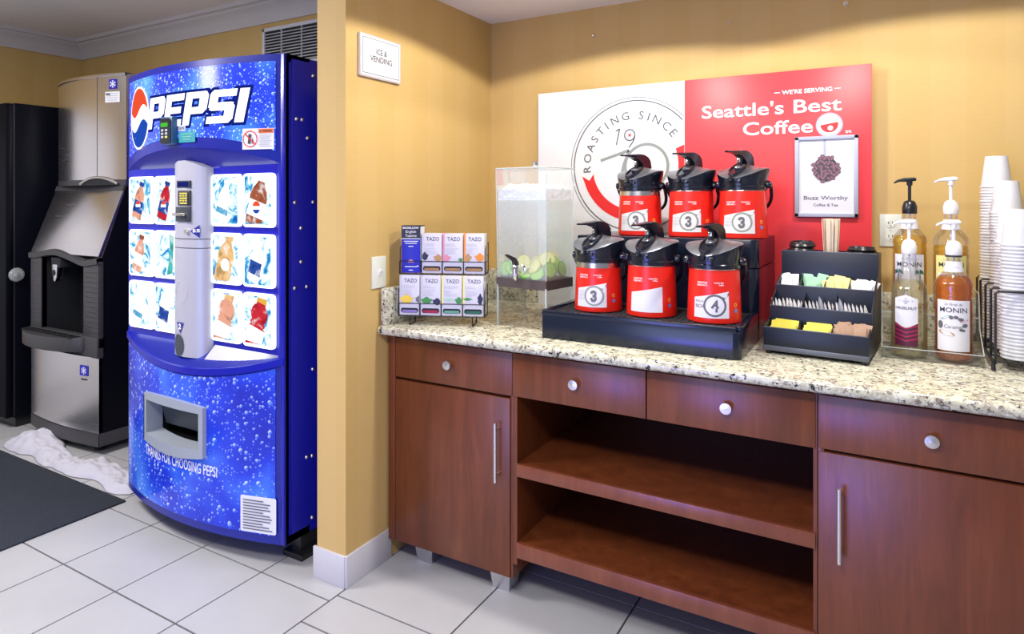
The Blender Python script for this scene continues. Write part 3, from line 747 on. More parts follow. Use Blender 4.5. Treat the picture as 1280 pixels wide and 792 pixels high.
def draw_bottle(kind, cx, cz, w, h, P, pn):
    if kind == 'teal':
        b = MB(); b.prism([(cx + .01, cz - .09), (cx + .05, cz - .08), (cx + .06, cz + .08), (cx + .03, cz + .09), (cx + .035, cz)], 'y', VY - .0185, VY - .017); P('splash_picture', b, 'pic_teal', pn); return
    big = kind in ('sport', 'sport_pale', 'diet', 'orange')
    half = [(.085, -.52), (.20, -.50), (.21, -.30), (.19, -.12), (.21, .05), (.17, .20), (.085, .34), (.07, .40), (.10, .41), (.10, .50)]
    if kind.startswith('sport'): half = [(.24, -.60), (.26, -.50), (.26, -.16), (.19, -.12), (.235, -.07), (.19, -.02), (.225, .03), (.255, .12), (.24, .22), (.19, .30), (.13, .34), (.14, .36), (.14, .50)]
    sc = h * (1.04 if kind.startswith('sport') else 1.10 if big else .92); a = radians(-16); dx = -.006 if not big else .004
    kx = 1.0 if kind.startswith('sport') else 1.2 if big else 1.0
    def R(p, q): 
        x, z = p * sc * kx, q * sc
        x, z = x * cos(a) - z * sin(a), x * sin(a) + z * cos(a)
        return (max(cx - w / 2, min(cx + w / 2, cx + dx + x)), max(cz - h / 2, min(cz + h / 2, cz + z)))
    def band(z0, z1, mt, nm, d, grow=1.0):
        pts = []
        zs = [z0] + [z for r, z in half if z0 < z < z1] + [z1]
        def rad(z):
            for (ra, za), (rb, zb) in zip(half, half[1:]):
                if za <= z <= zb: return (ra + (rb - ra) * (z - za) / max(zb - za, 1e-6)) * grow
            return half[-1][0]
        L = [R(-rad(z), z) for z in zs]; Rr = [R(rad(z), z) for z in zs[::-1]]
        pl = []
        for p in L + Rr:
            if not pl or (abs(p[0] - pl[-1][0]) + abs(p[1] - pl[-1][1])) > 1e-4: pl.append(p)
        b = MB(); b.prism(pl, 'y', VY - .0178 - d, VY - .0172); P(nm, b, mt, pn)
    body, label, cap, globe = {'pepsi_pale': ('pic_pale_red', 'pic_blue', 'pic_blue', 1), 'pepsi': ('pic_red', 'pic_blue', 'pic_blue', 1),
        'diet': ('pic_brown', 'pic_white', 'pic_white', 1), 'diet_pale': ('pic_pale_red', 'pic_white', 'pic_brown', 0), 'splash': ('pic_white', 'pic_cyan', 'pic_white', 0),
        'cyan': ('pic_white', 'pic_blue', 'pic_white', 0), 'orange': ('pic_orange', 'pic_white', 'pic_white', 0), 'sport_pale': ('pic_pale_red', 'pic_white', 'pic_orange', 0), 'sport': ('pic_red', 'pic_white', 'pic_yellow', 0)}[kind]
    zlo, zhi = half[0][1], half[-1][1]
    band(zlo, zhi, body, 'bottle_picture', .0002)
    if kind == 'orange':
        b = MB(); c0 = R(.02, -.12); b.prism(circ(.026, 20, *c0), 'y', VY - .0186, VY - .018); P('label_picture', b, label, pn); return
    if kind.startswith('sport'): band(-.52, -.16, label, 'label_picture', .0006, 1.0)
    else: band(-.34, -.02 if kind != 'splash' else -.2, label, 'label_picture', .0006, 1.02)
    band(zhi - .12, zhi, cap, 'cap_picture', .0006, 1.05)
    if globe:
        c0 = R(0, -.14); r = .019 if kind != 'diet' else .024; b = MB(); f = lambda d: (lambda x, z: (x, VY - d, z))
        b.shape(circ(r, 20, *c0), f(.0192), 1); b.shape([p for p in circ(r * .92, 14, c0[0], c0[1] + .002, .1, pi - .1)], f(.0196), 0)
        b.shape([p for p in circ(r * .92, 14, c0[0], c0[1] - .003, pi + .3, 2 * pi - .3)], f(.0196), 2)
        P('globe_picture', b, ['globe_red', 'globe_white', 'globe_blue'], pn)
BOLTS = [(1.801, 1.75), (1.829, 1.75), (1.858, 1.679), (1.887, 1.934), (1.793, 1.421), (1.887, 1.422), (1.824, 1.319), (1.825, 1.185), (1.793, 1.084), (1.854, 1.083), (1.886, .745), (1.854, .399), (1.883, .395), (1.883, .145)]

# ------------------------------------------------------------------ ice machine and the black machine
def build_ice_machine():
    A0, A1, Y0, Y1 = -4.56, -3.805, 2.0, 2.80
    cx, hw = (A0 + A1) / 2, (A1 - A0) / 2
    t = thing('ice_machine', 'tall stainless steel ice dispenser in the alcove corner', 'ice machine', (cx, 2.4, 0))
    P = lambda n, b, m, par=t, **k: obj(n, b, m, par, world=True, **k)
    bow = lambda x, d: d * (1 - ((x - cx) / hw) ** 2)
    xs = linspace(A0, A1, 25)
    # ice maker head: bowed steel front on a steel box
    P('head', MB().box(A0, A1, 2.152, Y1, 1.50, 2.164, .006), 'stainless')
    b = MB()
    b.grid(lambda x, k: (x, 2.15 - bow(x, .06), [1.548, 2.158][k]), xs, [0, 1])
    b.grid(lambda x, k: (x, 2.15 - bow(x, .06) if k == 0 else 2.16, 2.158), xs, [0, 1])
    hp = P('head_panel', b, 'stainless', smooth=60)
    b = MB(); b.grid(lambda x, k: (x, 2.148 - bow(x, .061) - (.006 if k in (1, 2) else 0), [2.150, 2.152, 2.166, 2.168][k]), xs, [0, 1, 2, 3])
    b.grid(lambda x, k: (x, 2.148 - bow(x, .061) if k == 0 else 2.2, 2.168), xs, [0, 1]); P('top_trim', b, 'stainless', smooth=50)
    sx = -4.02
    P('panel_seam', MB().box(sx - .0015, sx + .0015, 2.15 - bow(sx, .06) - .0012, 2.15, 1.549, 2.157), 'charcoal', hp)
    b = MB(); b.grid(lambda x, k: (x, 2.150 - bow(x, .062) - .002, [1.518, 1.55][k]), xs, [0, 1])
    b.grid(lambda x, k: (x, 2.150 - bow(x, .062) - .002 if k == 0 else 2.16, 1.518), xs, [0, 1]); P('head_trim', b, 'charcoal', smooth=50)
    # arched pull under the head
    pts = [(x, 2.15 - bow(x, .06) - .012, 1.525 + .038 * max(0, 1 - ((x + 4.005) / .155) ** 2)) for x in linspace(-4.16, -3.85, 15)]
    P('arch_handle', MB().tube(pts, .0075, 10), 'nickel', smooth=60)
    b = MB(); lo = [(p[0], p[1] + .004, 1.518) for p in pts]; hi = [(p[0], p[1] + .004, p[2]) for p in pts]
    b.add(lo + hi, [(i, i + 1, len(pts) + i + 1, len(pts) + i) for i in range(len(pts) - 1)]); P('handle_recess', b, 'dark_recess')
    # snowflake badge and data plate
    def flake(b, cx_, cz, r, f, m):
        for i in range(3):
            a = i * pi / 3 + pi / 6; dx, dz = cos(a), sin(a); n = (-dz, dx)
            b.shape([(cx_ + s * r * dx + q * .13 * r * n[0], cz + s * r * dz + q * .13 * r * n[1]) for s, q in ((-1, -1), (1, -1), (1, 1), (-1, 1))], f, m)
            for s in (-1, 1):
                b.shape([(cx_ + s * r * .85 * dx + q * .28 * r * n[0] + e * .11 * r * dx, cz + s * r * .85 * dz + q * .28 * r * n[1] + e * .11 * r * dz) for q, e in ((-1, -1), (1, -1), (1, 1), (-1, 1))], f, m)
    fh = lambda d: (lambda x, z: (x, 2.15 - bow(x, .06) - d, z))
    b = MB(); b.shape(rrect(.056, .056, .003, 3, -3.895, 2.105), fh(.002), 0); flake(b, -3.895, 2.105, .021, fh(.003), 1)

    P('badge', b, ['box_blue', 'paper_white', 'ink_dark'], hp)
    b = MB(); b.shape(rrect(.105, .062, .002, 3, -3.90, 2.030), fh(.002), 0)
    for i in range(4): b.shape(rrect(.085 - .01 * (i % 2), .0045, .001, 2, -3.90, 2.050 - i * .013), fh(.003), 1)
    b.shape(rrect(.03, .012, .001, 2, -3.93, 2.047), fh(.0034), 2)
    P('data_label', b, ['paper_white', 'ink_pale', 'ink_grey'], hp)
    # bin: dark side walls and sloping steel lid
    b = MB(); b.prism([(Y0 + .02, 1.10), (2.14, 1.49), (2.152, 1.515), (Y1, 1.515), (Y1, .06), (Y0 + .02, .06)], 'x', A1 - .02, A1, 0, .002)
    b.prism([(Y0 + .02, 1.10), (2.14, 1.49), (2.152, 1.515), (Y1, 1.515), (Y1, .06), (Y0 + .02, .06)], 'x', A0, A0 + .02, 0, .002)
    b.box(A0 + .02, A1 - .02, 2.30, Y1, .08, 1.51); P('bin', b, 'machine_black')
    b = MB(); b.prism([(Y0 - .005, 1.115), (2.132, 1.487), (2.15, 1.487), (Y0 + .015, 1.105)], 'x', A0 + .002, A1 - .002, 0, .002); P('sloping_lid', b, 'stainless')
    b = MB(); b.prism([(2.128, 1.487), (2.138, 1.518), (2.16, 1.518), (2.15, 1.487)], 'x', A0, A1); P('lid_trim', b, 'charcoal')
    # wavy trim over the dispensing bay
    wav = lambda x: 1.105 + .030 * math.exp(-((x + 4.28) / .17) ** 2) - .020 * math.exp(-((x + 3.95) / .10) ** 2)
    b = MB(); xw = linspace(A0 - .005, A1 + .003, 30)
    b.grid(lambda x, k: [(x, Y0 + .01, wav(x) - .034), (x, Y0 - .015, wav(x) - .030), (x, Y0 - .017, wav(x)), (x, Y0 + .012, wav(x) + .008)][k], xw, [0, 1, 2, 3])
    P('bay_trim', b, 'charcoal', smooth=60)
    # dispensing bay: two textured posts and a black recess
    for xa, xb in ((A0, A0 + .125), (A1 - .155, A1)):
        b = MB(); b.box(xa, xb, Y0 - .006, Y0 + .03, .60, 1.085, .003)
        for i in range(16): b.box(xa + .008, xb - .008, Y0 - .0085, Y0, .63 + i * .028, .6315 + i * .028)
        P('bay_post', b, 'charcoal')
    b = MB(); b.box(A0 + .12, A1 - .15, 2.22, 2.24, .58, 1.10); b.box(A0 + .12, A0 + .125, 2.0, 2.24, .58, 1.10); b.box(A1 - .155, A1 - .15, 2.0, 2.24, .58, 1.10)
    P('bay_recess', b, 'dark_recess')
    b = MB(); b.box(-4.330, -4.225, 2.00, 2.10, 1.03, 1.09, .006); P('chute_housing', b, 'dark_recess')
    b = MB(); b.prism([(-4.312, 1.050), (-4.243, 1.050), (-4.250, .975), (-4.270, .945), (-4.298, .955)], 'y', 1.992, 2.03, 0, .006); P('chute', b, 'chrome')
    b = MB(); b.prism(circ(.017, 16, -4.277, 1.000), 'y', 1.988, 1.994); P('chute_mouth', b, 'dark_recess')
    # drip tray
    tr = [(A0 - .02, Y0 + .01)] + [(x, Y0 - .015 - .10 * max(0, 1 - ((x + 4.26) / .325) ** 2) ** .6) for x in linspace(A0 - .02, -3.94, 20)] + [(-3.93, Y0 + .01)]
    P('drip_tray', MB().prism(tr, 'z', .572, .652, 0, .006), 'charcoal')
    b = MB()
    for i in range(9): b.box(A0 + .03 + i * .063, A0 + .075 + i * .063, 1.93, 2.0, .6525, .656)
    b.box(A0 + .02, -3.98, 1.945, 1.955, .6520, .658); P('drip_grid', b, 'dark_recess')
    P('tray_band', MB().box(A0, A1, Y0 - .012, Y0 + .03, .545, .66, .004), 'charcoal')
    # lower steel panel, plinth, feet
    b = MB(); b.grid(lambda x, k: (x, Y0 - .002 - bow(x, .030), [.122, .548][k]), xs, [0, 1]); b.grid(lambda x, k: (x, Y0 - .002 - bow(x, .030) if k == 0 else Y0 + .02, .122), xs, [0, 1])
    lp = P('lower_panel', b, 'stainless', smooth=60)
    fl = lambda d: (lambda x, z: (x, Y0 - .002 - bow(x, .03) - d, z))
    b = MB(); b.shape(rrect(.072, .058, .002, 3, -3.925, .468), fl(.002), 0); flake(b, -3.925, .468, .021, fl(.003), 1)
    b.shape(rrect(.05, .008, .001, 2, -3.925, .418), fl(.002), 2); P('badge', b, ['box_blue', 'paper_white', 'ink_dark'], lp)
    b = MB(); b.grid(lambda x, k: (x, Y0 - .004 - bow(x, .032), [.052, .124][k]), xs, [0, 1]); b.grid(lambda x, k: (x, Y0 - .004 - bow(x, .032) if k == 0 else Y0 + .06, .052), xs, [0, 1]); P('plinth', b, 'charcoal', smooth=60)
    P('plinth_side', MB().box(A1 - .005, A1 + .002, Y0, Y1, .052, .124, .001), 'charcoal')
    P('bin_floor', MB().box(A0 + .005, A1 - .005, Y0 + .01, Y1 - .01, .055, .10), 'machine_black')
    for xx in (A0 + .10, A1 - .11):
        for yy in (2.06, 2.70): P('leg', MB().lathe([(0, 0), (.026, 0), (.026, .008), (.014, .014), (.014, .056), (0, .056)], 16, 0, (xx, yy, 0)), 'charcoal')

def build_black_machine():
    X0, X1, YF = -5.58, -4.735, 1.935
    t = thing('black_machine', 'tall black vending cabinet beside the ice machine', 'vending machine', (-5.15, 2.30, 0))
    P = lambda n, b, m, par=t, **k: obj(n, b, m, par, world=True, **k)
    P('cabinet', MB().box(X0, X1, YF + .05, 2.72, .06, 2.04, .006), 'machine_black')
    P('door', MB().box(X0, X1, YF, YF + .045, .07, 2.035, .008), 'machine_black')
    P('door_gasket', MB().box(X0 + .01, X1 - .006, YF + .044, YF + .051, .08, 2.03), 'charcoal')
    P('toe_panel', MB().box(X0 + .02, X1 - .02, YF + .06, 2.70, .0, .065), 'black_plastic')
    b = MB(); b.lathe([(0, 0), (.020, 0), (.020, .018), (.040, .024), (.044, .036), (.036, .052), (.018, .060), (0, .061)], 24, 0, (X1 - .003, YF + .045, .965), Matrix.Rotation(pi / 2, 4, 'Y'))
    P('knob', b, 'tank_wall', label='round clear knob')
    P('knob_core', MB().lathe([(0, 0), (.018, 0), (.018, .04), (0, .045)], 16, 0, (X1 - .003, YF + .045, .965), Matrix.Rotation(pi / 2, 4, 'Y')), 'nickel')

# ------------------------------------------------------------------ cabinets and worktop
CZ = .94
def knob(P, x, z, par, y=2.0):
    P('knob', MB().lathe([(0, 0), (.008, 0), (.007, .010), (.016, .014), (.0175, .018), (.0165, .022), (0, .0235)], 24, 0, (x, y - .001, z), Matrix.Rotation(pi / 2, 4, 'X')), 'nickel', par, label='round nickel knob')
def bar(P, x, z0, z1, par, y=2.0):
    b = MB(); b.tube([(x, y - .032, z0), (x, y - .032, z1)], .006, 12)
    for z in (z0 + .025, z1 - .025): b.tube([(x, y + .001, z), (x, y - .032, z)], .004, 8)
    P('handle', b, 'nickel', par, label='slim nickel bar handle')
def foot(P, x, y):
    P('foot', MB().add([(x + sx * w, y + sy * d, z) for z, w, d in ((0, .034, .032), (.086, .045, .043)) for sx, sy in ((-1, -1), (1, -1), (1, 1), (-1, 1))],
        [(3, 2, 1, 0), (4, 5, 6, 7), (0, 1, 5, 4), (1, 2, 6, 5), (2, 3, 7, 6), (3, 0, 4, 7)]), 'foot_metal', smooth=0, label='tapered grey metal foot')
def build_counter():
    Y, YBK = 2.0, 2.76
    ft = .019
    # left base unit
    t = thing('base_cabinet', 'cherry wood base cabinet with one door, beside the partition', 'cabinet', (-1.43, 2.38, 0), 0, 'cherry base units under the worktop')
    P = lambda n, b, m, par=t, **k: obj(n, b, m, par, world=True, **k)
    b = MB(); b.box(-1.716, -1.683, Y, YBK, .086, .905, .001); b.box(-1.157, -1.1475, Y + .004, YBK, .086, .905, .001); b.box(-1.683, -1.157, Y + ft + .004, YBK, .086, .905); P('carcass', b, 'cherry')
    d = P('drawer', MB().box(-1.680, -1.149, Y, Y + ft, .735, .888, .0012), 'cherry'); knob(P, -1.419, .814, d)
    d = P('door', MB().box(-1.680, -1.158, Y, Y + ft, .088, .724, .0012), 'cherry'); bar(P, -1.2, .430, .640, d)
    foot(P, -1.580, 2.09); foot(P, -1.226, 2.085); foot(P, -1.226, 2.70); foot(P, -1.580, 2.70)
    # open middle unit
    t2 = thing('open_cabinet', 'open cherry wood cabinet with two shelves below two drawers', 'cabinet', (-.65, 2.38, 0), 0, 'cherry base units under the worktop')
    P = lambda n, b, m, par=t2, **k: obj(n, b, m, par, world=True, **k)
    b = MB(); b.box(-1.1465, -1.130, Y + .004, YBK, .14, .905); b.box(-.176, -.166, Y + .004, YBK, .14, .905); b.box(-1.13, -.176, YBK - .012, YBK, .14, .905)
    b.box(-1.13, -.176, Y + .02, YBK, .86, .905); P('carcass', b, 'cherry')
    for z0, z1 in ((.455, .499), (.168, .221)):
        b = MB(); b.box(-1.130, -.176, Y + .012, YBK - .012, z0 + .004, z1 - .001); b.box(-1.130, -.170, Y - .003, Y + .014, z0, z1, .002, 1)
        P('shelf', b, ['cherry', 'cherry_edge'])
    for x0, x1, kx in ((-1.1455, -.660, -.904), (-.656, -.170, -.41)):
        d = P('drawer', MB().box(x0, x1, Y, Y + ft, .736, .888, .0012), 'cherry'); knob(P, kx, .814, d)
    P('toe_kick', MB().box(-1.13, -.17, 2.27, 2.29, 0, .17), 'machine_black')
    # right base unit
    t3 = thing('base_cabinet', 'cherry wood base cabinet with one wide door, under the paper cups', 'cabinet', (.25, 2.38, 0), 0, 'cherry base units under the worktop')
    P = lambda n, b, m, par=t3, **k: obj(n, b, m, par, world=True, **k)
    b = MB(); b.box(-.164, -.148, Y + .004, YBK, .086, .905, .001); b.box(.645, .661, Y, YBK, .086, .905, .001); b.box(-.148, .645, Y + ft + .004, YBK, .086, .905); P('carcass', b, 'cherry')
    d = P('drawer', MB().box(-.162, .640, Y, Y + ft, .739, .888, .0012), 'cherry'); knob(P, .103, .811, d)
    d = P('door', MB().box(-.162, .640, Y, Y + ft, .088, .730, .0012), 'cherry'); bar(P, -.109, .445, .648, d)
    for x in (-.08, .56):
        for y in (2.085, 2.70): foot(P, x, y)
    # granite
    t4 = thing('worktop', 'speckled granite worktop along the top of the cherry cabinets', 'worktop', (-.4, 2.4, .9))
    P = lambda n, b, m, par=t4, **k: obj(n, b, m, par, world=True, **k)
    nose = [(YB - .004, .905), (1.952, .905), (1.945, .908), (1.941, .914), (1.939, .922), (1.941, .931), (1.945, .937), (1.952, CZ), (YB - .004, CZ)]
    P('slab', MB().prism(nose, 'x', -1.716, 1.3), 'granite', smooth=50)
    o = obj('splashback', MB().box(-1.716, 1.3, 2.767, YB - .003, CZ + .0005, 1.090, .003), 'granite'); tag(o, 'low granite splashback along the back wall behind the drinks', 'splashback')
    o = obj('side_splashback', MB().box(-1.716, -1.690, 1.955, 2.766, CZ + .0005, 1.085, .003), 'granite'); tag(o, 'short granite side splashback against the partition by the tea rack', 'splashback')

# ------------------------------------------------------------------ sign boards
def build_boards():
    YF = 2.752
    f = lambda d: (lambda x, z: (x, YF - d, z))
    t = thing('white_sign_board', 'white sign board with a big round roasting emblem behind the airpots', 'sign', (-1.09, YF, CZ))
    P = lambda n, b, m, par=t, **k: obj(n, b, m, par, world=True, **k)
    bd = P('panel', MB().box(-1.437, -.738, YF, YF + .010, CZ, 1.936, .001), 'board_white')
    cx, cz, R = -.962, 1.582, .288
    def clip_arc(r0, r1, mt, a0, a1, name, d=.0012, n=140):
        b = MB(); pr = None
        for i in range(n):
            a, c = a0 + (a1 - a0) * i / n, a0 + (a1 - a0) * (i + 1) / n
            q = [(cx + r * cos(s), cz + r * sin(s)) for r, s in ((r0, a), (r1, a), (r1, c), (r0, c))]
            if max(p[0] for p in q) > -.7395: continue
            b.shape(q, f(d))
        P(name, b, mt, bd)
    clip_arc(R - .0045, R + .001, 'ink_grey', 0, 2 * pi, 'emblem_ring')
    clip_arc(R + .011, R + .014, 'ink_grey', radians(20), radians(250), 'emblem_ring')
    b = MB()
    word = 'ROASTING SINCE'; ang = [183, 170, 157, 146, 134.5, 125, 113.5, 100, 0, 81, 72, 62, 48.5, 37.5]
    rb = .205
    for ch, a in zip(word, ang):
        if ch == ' ': continue
        a = radians(a)
        b.text(ch, .037, lambda x, y, a=a: f(.0012)(cx + (rb + y) * cos(a) + x * sin(a), cz + (rb + y) * sin(a) - x * cos(a)), bold=.008, sx=1.05)
    P('lettering', b, 'ink_grey', bd)
    # 19 and 70
    b = MB(); a = radians(-14)
    def rot(x, y, ox, oz): return (ox + x * cos(a) - y * sin(a), oz + x * sin(a) + y * cos(a))
    def stroke(pts, w, ox, oz, mt=0, ang=True, d=.0012):
        for (p, q) in zip(pts, pts[1:]):
            dx, dy = q[0] - p[0], q[1] - p[1]; L = sqrt(dx * dx + dy * dy); nx, ny = -dy / L * w / 2, dx / L * w / 2
            pl = [(p[0] + nx, p[1] + ny), (p[0] - nx, p[1] - ny), (q[0] - nx, q[1] - ny), (q[0] + nx, q[1] + ny)]
            b.shape([rot(*r, ox, oz) if ang else (ox + r[0], oz + r[1]) for r in pl], f(d), mt)
    ox, oz = -1.005, 1.708; a = radians(-12)
    stroke([(-.046, .020), (-.030, .034), (-.030, -.040)], .006, ox, oz)
    stroke([(.022 + .024 * cos(s), .014 + .024 * sin(s)) for s in linspace(0, 2 * pi, 33)], .006, ox, oz)
    stroke([(.046, .014), (.044, -.010), (.030, -.040)], .006, ox, oz)
    st = []
    for i in range(10): r = .011 if i % 2 == 0 else .0045; st.append((.022 + r * sin(i * pi / 5), .014 + r * cos(i * pi / 5)))
    b.shape([rot(*p, ox, oz) for p in st], f(.0014), 1)
    P('numeral', b, ['ink_grey', 'ink_red'], bd)
    b = MB(); a = 0
    stroke([(0, 0), (.135, .042), (.110, -.02), (.098, -.075), (.10, -.125)], .013, -1.118, 1.608, 0, False)
    stroke([(.096 * cos(s), .096 * sin(s)) for s in linspace(0, 2 * pi, 61)], .013, -.905, 1.578, 0, False, .0013)
    P('numeral', b, 'ink_green_grey', bd)
    # red ribbon
    b = MB(); n = 36
    ai = linspace(radians(197), radians(300), n)
    b.strip([(cx + .195 * cos(s), cz + .195 * sin(s)) for s in ai], [(cx + .245 * cos(s), cz + .245 * sin(s)) for s in ai], f(.0012), closed=False)
    s = radians(197); e = radians(190); 
    b.shape([(cx + .195 * cos(s), cz + .195 * sin(s)), (cx + .193 * cos(e), cz + .193 * sin(e)), (cx + .220 * cos(s), cz + .220 * sin(s))], f(.0012))
    b.shape([(cx + .220 * cos(s), cz + .220 * sin(s)), (cx + .250 * cos(e), cz + .250 * sin(e)), (cx + .245 * cos(s), cz + .245 * sin(s))], f(.0012))
    ai = linspace(radians(-22), radians(20), 14)
    for p, q in zip(ai, ai[1:]):
        b.shape([(min(-.7395, cx + r * cos(u)), cz + r * sin(u)) for r, u in ((.198, p), (.245, p), (.245, q), (.198, q))], f(.0012))
    P('ribbon', b, 'ink_red', bd)
    # red board
    t = thing('red_sign_board', 'red coffee sign board with white lettering on the worktop against the wall', 'sign', (-.39, YF, CZ))
    P = lambda n, b, m, par=t, **k: obj(n, b, m, par, world=True, **k)
    bd = P('panel', MB().box(-.737, -.044, YF - .001, YF + .010, CZ, 1.936, .001), 'board_red')
    b = MB(); f2 = f(.0025)
    b.text("Seattle's Best", .053, lambda x, y: f2(-.144 + x, 1.770 + y), bold=.013, align='RIGHT', fit=.521); P('lettering', b, 'ink_white', bd); b = MB()
    b.text("Coffee", .053, lambda x, y: f2(-.243 + x, 1.692 + y), bold=.013, align='RIGHT', fit=.258); P('lettering', b, 'ink_white', bd); b = MB()
    b.text("WE'RE SERVING", .0165, lambda x, y: f2(-.265 + x, 1.8455 + y), bold=.02, fit=.178)
    for x0, x1 in ((-.382, -.361), (-.168, -.147)): b.shape([(x0, 1.852), (x1, 1.852), (x1, 1.855), (x0, 1.855)], f2)
    b.text("tm", .014, lambda x, y: f2(-.122 + x, 1.683 + y), bold=.01)
    P('lettering', b, 'ink_white', bd)
    b = MB(); fx, fz = -.186, 1.7165
    b.shape(circ(.0465, 40, fx, fz), f2, 0); b.shape(circ(.040, 40, fx, fz), f(.003), 1)
    b.shape([(fx + .031 * cos(s), fz + .002 + .031 * sin(s)) for s in linspace(pi + .12, 2 * pi - .02, 22)] + [(fx + .030, fz + .010), (fx - .030, fz + .000)], f(.0034), 2)
    b.shape(circ(.0095, 18, fx + .004, fz - .012), f(.0038), 1)
    P('emblem', b, ['silver_frame', 'ink_white', 'ink_red'], bd)
    # framed poster leaning on the red board
    t = thing('framed_poster', 'small silver framed coffee bean poster hung on the red board', 'poster', (-.1965, 2.735, 1.366))
    P = lambda n, b, m, par=t, **k: obj(n, b, m, par, world=True, **k)
    x0, x1, z0, z1 = -.3055, -.0875, 1.366, 1.674
    b = MB(); w = .014
    for q in ((x0, x1, z1 - w, z1), (x0, x1, z0, z0 + w), (x0, x0 + w, z0, z1), (x1 - w, x1, z0, z1)): b.box(q[0], q[1], 2.733, 2.750, q[2], q[3], .0015)
    P('frame', b, 'silver_frame')
    sh = P('sheet', MB().box(x0 + .01, x1 - .01, 2.741, 2.748, z0 + .01, z1 - .01), 'paper_white')
    f3 = lambda d: (lambda x, z: (x, 2.741 - d, z)); px = -.199
    b = MB(); b.shape(rrect(.009, .105, .002, 3, px - .002, 1.622), f3(.001), 0); b.shape(circ(.040, 32, px - .006, 1.546, ry=.046), f3(.0012), 1)
    P('spoon_picture', b, ['silver_frame', 'ink_pale'], sh)
    b = MB(); b.shape(circ(.043, 32, px + .001, 1.548, ry=.048), f3(.0014)); P('bean_ground', b, 'charcoal', sh)  # dark printed disc filling the gaps between the beans
    b = MB(); random.seed(5); k = 0; pts = []
    while len(pts) < 34 and k < 4000:
        k += 1; x, z = random.uniform(-.042, .046), random.uniform(-.050, .050)
        if (x / .046) ** 2 + (z / .050) ** 2 > 1: continue
        if all((x - a_) ** 2 + (z - b_) ** 2 > .0105 ** 2 for a_, b_ in pts): pts.append((x, z))
    for i, (x, z) in enumerate(pts):
        th = random.uniform(0, pi); e = [(px + x + .0095 * cos(s) * cos(th) - .0068 * sin(s) * sin(th), 1.548 + z + .0095 * cos(s) * sin(th) + .0068 * sin(s) * cos(th)) for s in linspace(0, 2 * pi, 15)[:-1]]
        b.shape(e, f3(.0016 + i * .00002), 0)
        b.shape([(px + x + .0085 * sg * cos(th) - q * .0009 * sin(th), 1.548 + z + .0085 * sg * sin(th) + q * .0009 * cos(th)) for sg, q in ((-1, -1), (1, -1), (1, 1), (-1, 1))], f3(.0024 + i * .00002), 1)
    P('bean_picture', b, ['bean_brown', 'bean_light'], sh)
    b = MB(); b.text('Buzz Worthy', .0150, lambda x, y: f3(.001)(px + x + .001, 1.432 + y), bold=.01, fit=.152); P('lettering', b, 'ink_grey', sh)
    b = MB(); b.text('Coffee & Tea', .0105, lambda x, y: f3(.001)(px + x + .001, 1.407 + y), bold=.008, fit=.085); P('lettering', b, 'ink_grey', sh)

